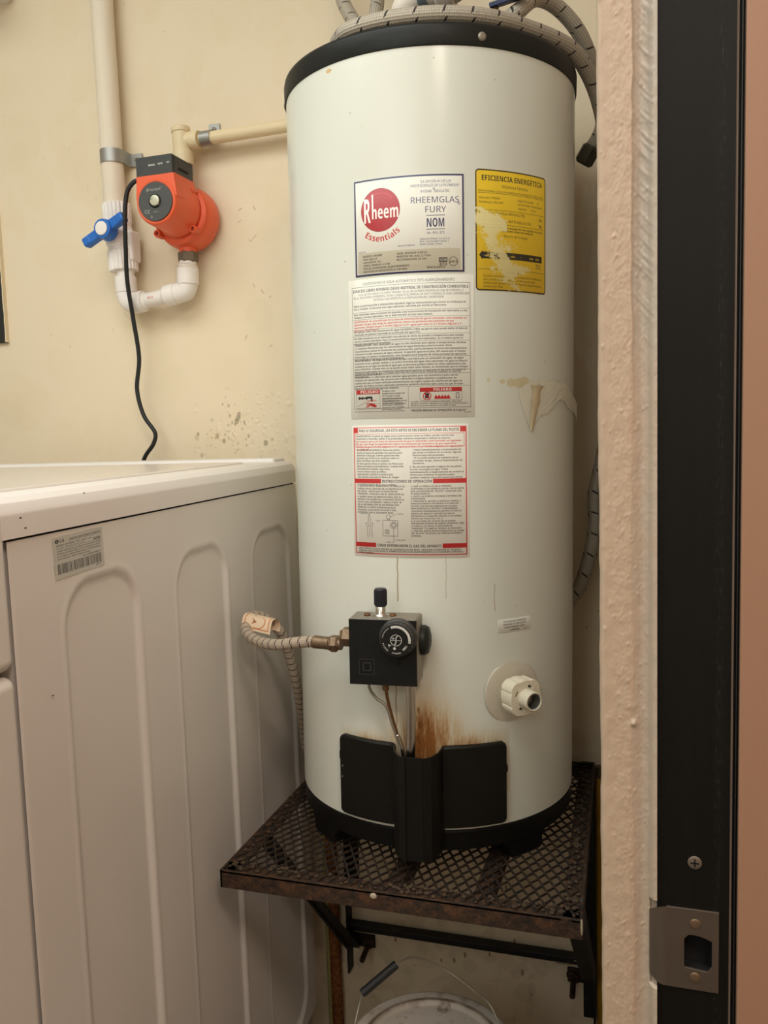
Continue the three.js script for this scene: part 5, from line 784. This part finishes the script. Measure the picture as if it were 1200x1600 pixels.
  const sl = mesh('rating_label', [new THREE.BoxGeometry(0.0008, 0.0415, 0.0855, 1, 1, 1)], std({ map: tex(lb), roughness: 0.5 }), w, 'grey rating label with a barcode');
  sl.position.set(0.0006, 0.9905, 0.6577); sl.rotation.x = 0.02;
  for (const [y, z] of [[1.05, 0.64], [1.048, 0.62], [1.036, 0.748], [1.026, 0.742], [1.049, 0.655], [0.86, 0.72], [0.60, 0.05]]) mesh('paint_chip', [new THREE.SphereGeometry(0.0011, 8, 6).scale(0.5, 0.6, 1.6).translate(y > 1.04 ? -0.0015 : 0.003, y, z)], M.dark, w);
}

{ // low concrete plinth under the machine
  const g = rbox(-0.60, -0.006, FLOOR, WASH, 0.012, 0.76, 0.004), m = struct('trim_4', g.rotateY(Math.atan(0.06)).translate(-0.2891, 0, 0.057), std({ color: S(176, 168, 146), roughness: 0.85, bumpMap: grain(1, 12), bumpScale: 0.001 }));
}
// ------------------------------------------------------------------ bucket, side pipes, black panel
{
  const bx = 0.0346, bz = 0.4422, b = thing('paint_bucket', 'white plastic bucket with grimy lid and wire handle, on the floor under the shelf', 'bucket', [bx, FLOOR, bz]);
  const BH = 0.075;
  mesh('pail', [lathe([[0.0001, 0], [0.088, 0], [0.091, 0.004], [0.103, 0.262 + BH], [0.109, 0.264 + BH], [0.109, 0.270 + BH], [0.104, 0.272 + BH], [0.104, 0.285 + BH], [0.0001, 0.285 + BH]], V(0, 0, 0), V(0, 1, 0), 72)], std({ color: S(182, 173, 162), roughness: 0.45 }), b);
  const lm = pixels(512, 512, (x, y) => {
    const u = (x - 256) / 256, v = (y - 256) / 256, r = Math.hypot(u, v), a = Math.atan2(v, u); let c = [172, 163, 152];
    const gr = Math.exp(-Math.pow((r - 0.825) / 0.022, 2)) * (0.75 + 0.7 * N(a * 6, r * 9)) + Math.max(0, N(u * 7, v * 7, 1.4) - 0.2) * 0.8 + Math.max(0, N(u * 24, v * 24, 3.4) - 0.4) * 0.6 + (Math.hypot(u + 0.02, v - 0.74) < 0.09 ? 0.6 * Math.max(0, 0.5 + N(u * 20, v * 20)) : 0);
    const k = Math.min(0.85, Math.max(0, gr)); return [c[0] * (1 - k) + 84 * k, c[1] * (1 - k) + 68 * k, c[2] * (1 - k) + 54 * k];
  });
  const lid = lathe([[0.0001, 0.294], [0.084, 0.294], [0.088, 0.2945], [0.090, 0.299], [0.0915, 0.3005], [0.106, 0.3005], [0.1105, 0.298], [0.112, 0.293], [0.112, 0.276], [0.110, 0.274], [0.105, 0.274], [0.0001, 0.29]], V(0, 0, 0), V(0, 1, 0), 96);
  { const p = lid.attributes.position, u = lid.attributes.uv; for (let i = 0; i < p.count; i++) u.setXY(i, 0.5 + p.getX(i) / 0.224, 0.5 - p.getZ(i) / 0.224); }
  lid.translate(0, BH, 0); const ld = mesh('lid', [lid], std({ map: lm, roughness: 0.55, bumpMap: fineBump, bumpScale: 0.0004 }), b, 'pale grey lid with a ring of grime');
  const lt = canvas(512, 160, (g) => { g.clearRect(0, 0, 512, 160); fit(g, '¡Comex!', 40, 120, 430, 'bold 120px serif', 'rgb(60,52,48)'); });
  mesh('lid_print', [new THREE.PlaneGeometry(0.07, 0.02).rotateX(-Math.PI / 2).rotateY(0.26).translate(-0.008, 0.2945 + BH, -0.04)], std({ map: tex(lt), transparent: true, alphaTest: 0.4, roughness: 0.6 }), ld);
  const L = (x, y, z) => [x - bx, y - FLOOR, z - bz];
  mesh('wire_handle', [tube([L(-0.0765, -0.81, 0.46), L(-0.0613, -0.7622, 0.47), L(-0.0596, -0.7448, 0.455), L(-0.0601, -0.739, 0.44), L(-0.0608, -0.738, 0.435), L(-0.0196, -0.7061, 0.41), L(-0.0063, -0.7076, 0.39), L(0.0103, -0.7153, 0.378), L(0.0425, -0.732, 0.37), L(0.08, -0.7466, 0.38), L(0.108, -0.7514, 0.4), L(0.1405, -0.812, 0.43)], 0.0013, 0, 120, 8)], M.zinc, b);
  mesh('handle_grip', [rod(V(...L(-0.0608, -0.738, 0.435)), V(...L(-0.0196, -0.7061, 0.41)), 0.0058, 18)], M.blackRubber, b, 'black plastic grip');
  for (const s of [-1, 1]) mesh('handle_ear', [rod(V(s * 0.108, 0.279 + BH, 0.015), V(s * 0.116, 0.279 + BH, 0.015), 0.008, 16)], std({ color: S(214, 206, 196), roughness: 0.45 }), b);
  const rp = thing('rusty_pipe', 'rusty ochre pipe standing by the wall between the washing machine and the shelf bracket', 'pipe', [-0.2745, FLOOR, 0.004]);
  mesh('pipe_tube', [tube([[0.004, 0, 0], [0.002, 0.3, 0], [0, 0.69, 0]], 0.0115, 0.1, 20, 20)], std({ map: pixels(256, 256, (x, y) => { const n = N(x / 20, y / 30) + 0.6 * N(x / 7, y / 9, 2), t = Math.min(1, Math.max(0, 0.5 + n)); return [150 - 46 * t, 98 - 44 * t, 44 - 22 * t]; }, true, true), roughness: 0.75, bumpMap: fineBump, bumpScale: 0.0008 }), rp);
  mesh('old_paint', [tube([[-0.0075, 0, 0.0045], [-0.0090, 0.3, 0.0045], [-0.0110, 0.69, 0.0045]], 0.0045, 0, 12, 10)], std({ color: S(150, 140, 84), roughness: 0.7 }), rp);
  const yp = thing('yellow_pipe', 'slim mustard yellow gas pipe in the corner beside the shelf bracket', 'pipe', [0.2268, FLOOR, -0.003]);
  mesh('pipe_tube', [tube([[0, 0, 0], [0, 0.3, 0], [0, 0.58, 0]], 0.0068, 0, 20, 18)], std({ color: S(168, 122, 28), roughness: 0.55 }), yp);
  mesh('pipe_cap', [hexnut(V(0, 0.572, 0), V(0, 0.594, 0), 0.0080)], M.brass, yp);
  const bp = thing('black_panel', 'flat black panel with cream painted edge, hung on the wall over the washing machine', 'panel', [-1.0487, 0.217, WB]);
  mesh('panel_plate', [rbox(-0.11, 0.104, 0, 0.335, 0.0005, 0.0085, 0.0015)], std({ color: S(30, 30, 28), roughness: 0.5, bumpMap: fineBump, bumpScale: 0.0004 }), bp);
  const eg = new THREE.BoxGeometry(0.0022, 0.334, 0.0084, 2, 110, 6).translate(0.1050, 0.1675, 0.0042), q = eg.attributes.position;
  for (let i = 0; i < q.count; i++) { const y = q.getY(i), z = q.getZ(i); if (z > 0.007) q.setZ(i, z + 0.0008 * N(y * 90, 1.5) + 0.0008); q.setX(i, q.getX(i) + 0.0008 * N(y * 70, z * 60, 3)); }
  eg.computeVertexNormals(); mesh('painted_edge', [eg], std({ color: S(222, 204, 172), roughness: 0.75 }), bp);
}
renderer.render(scene, camera);
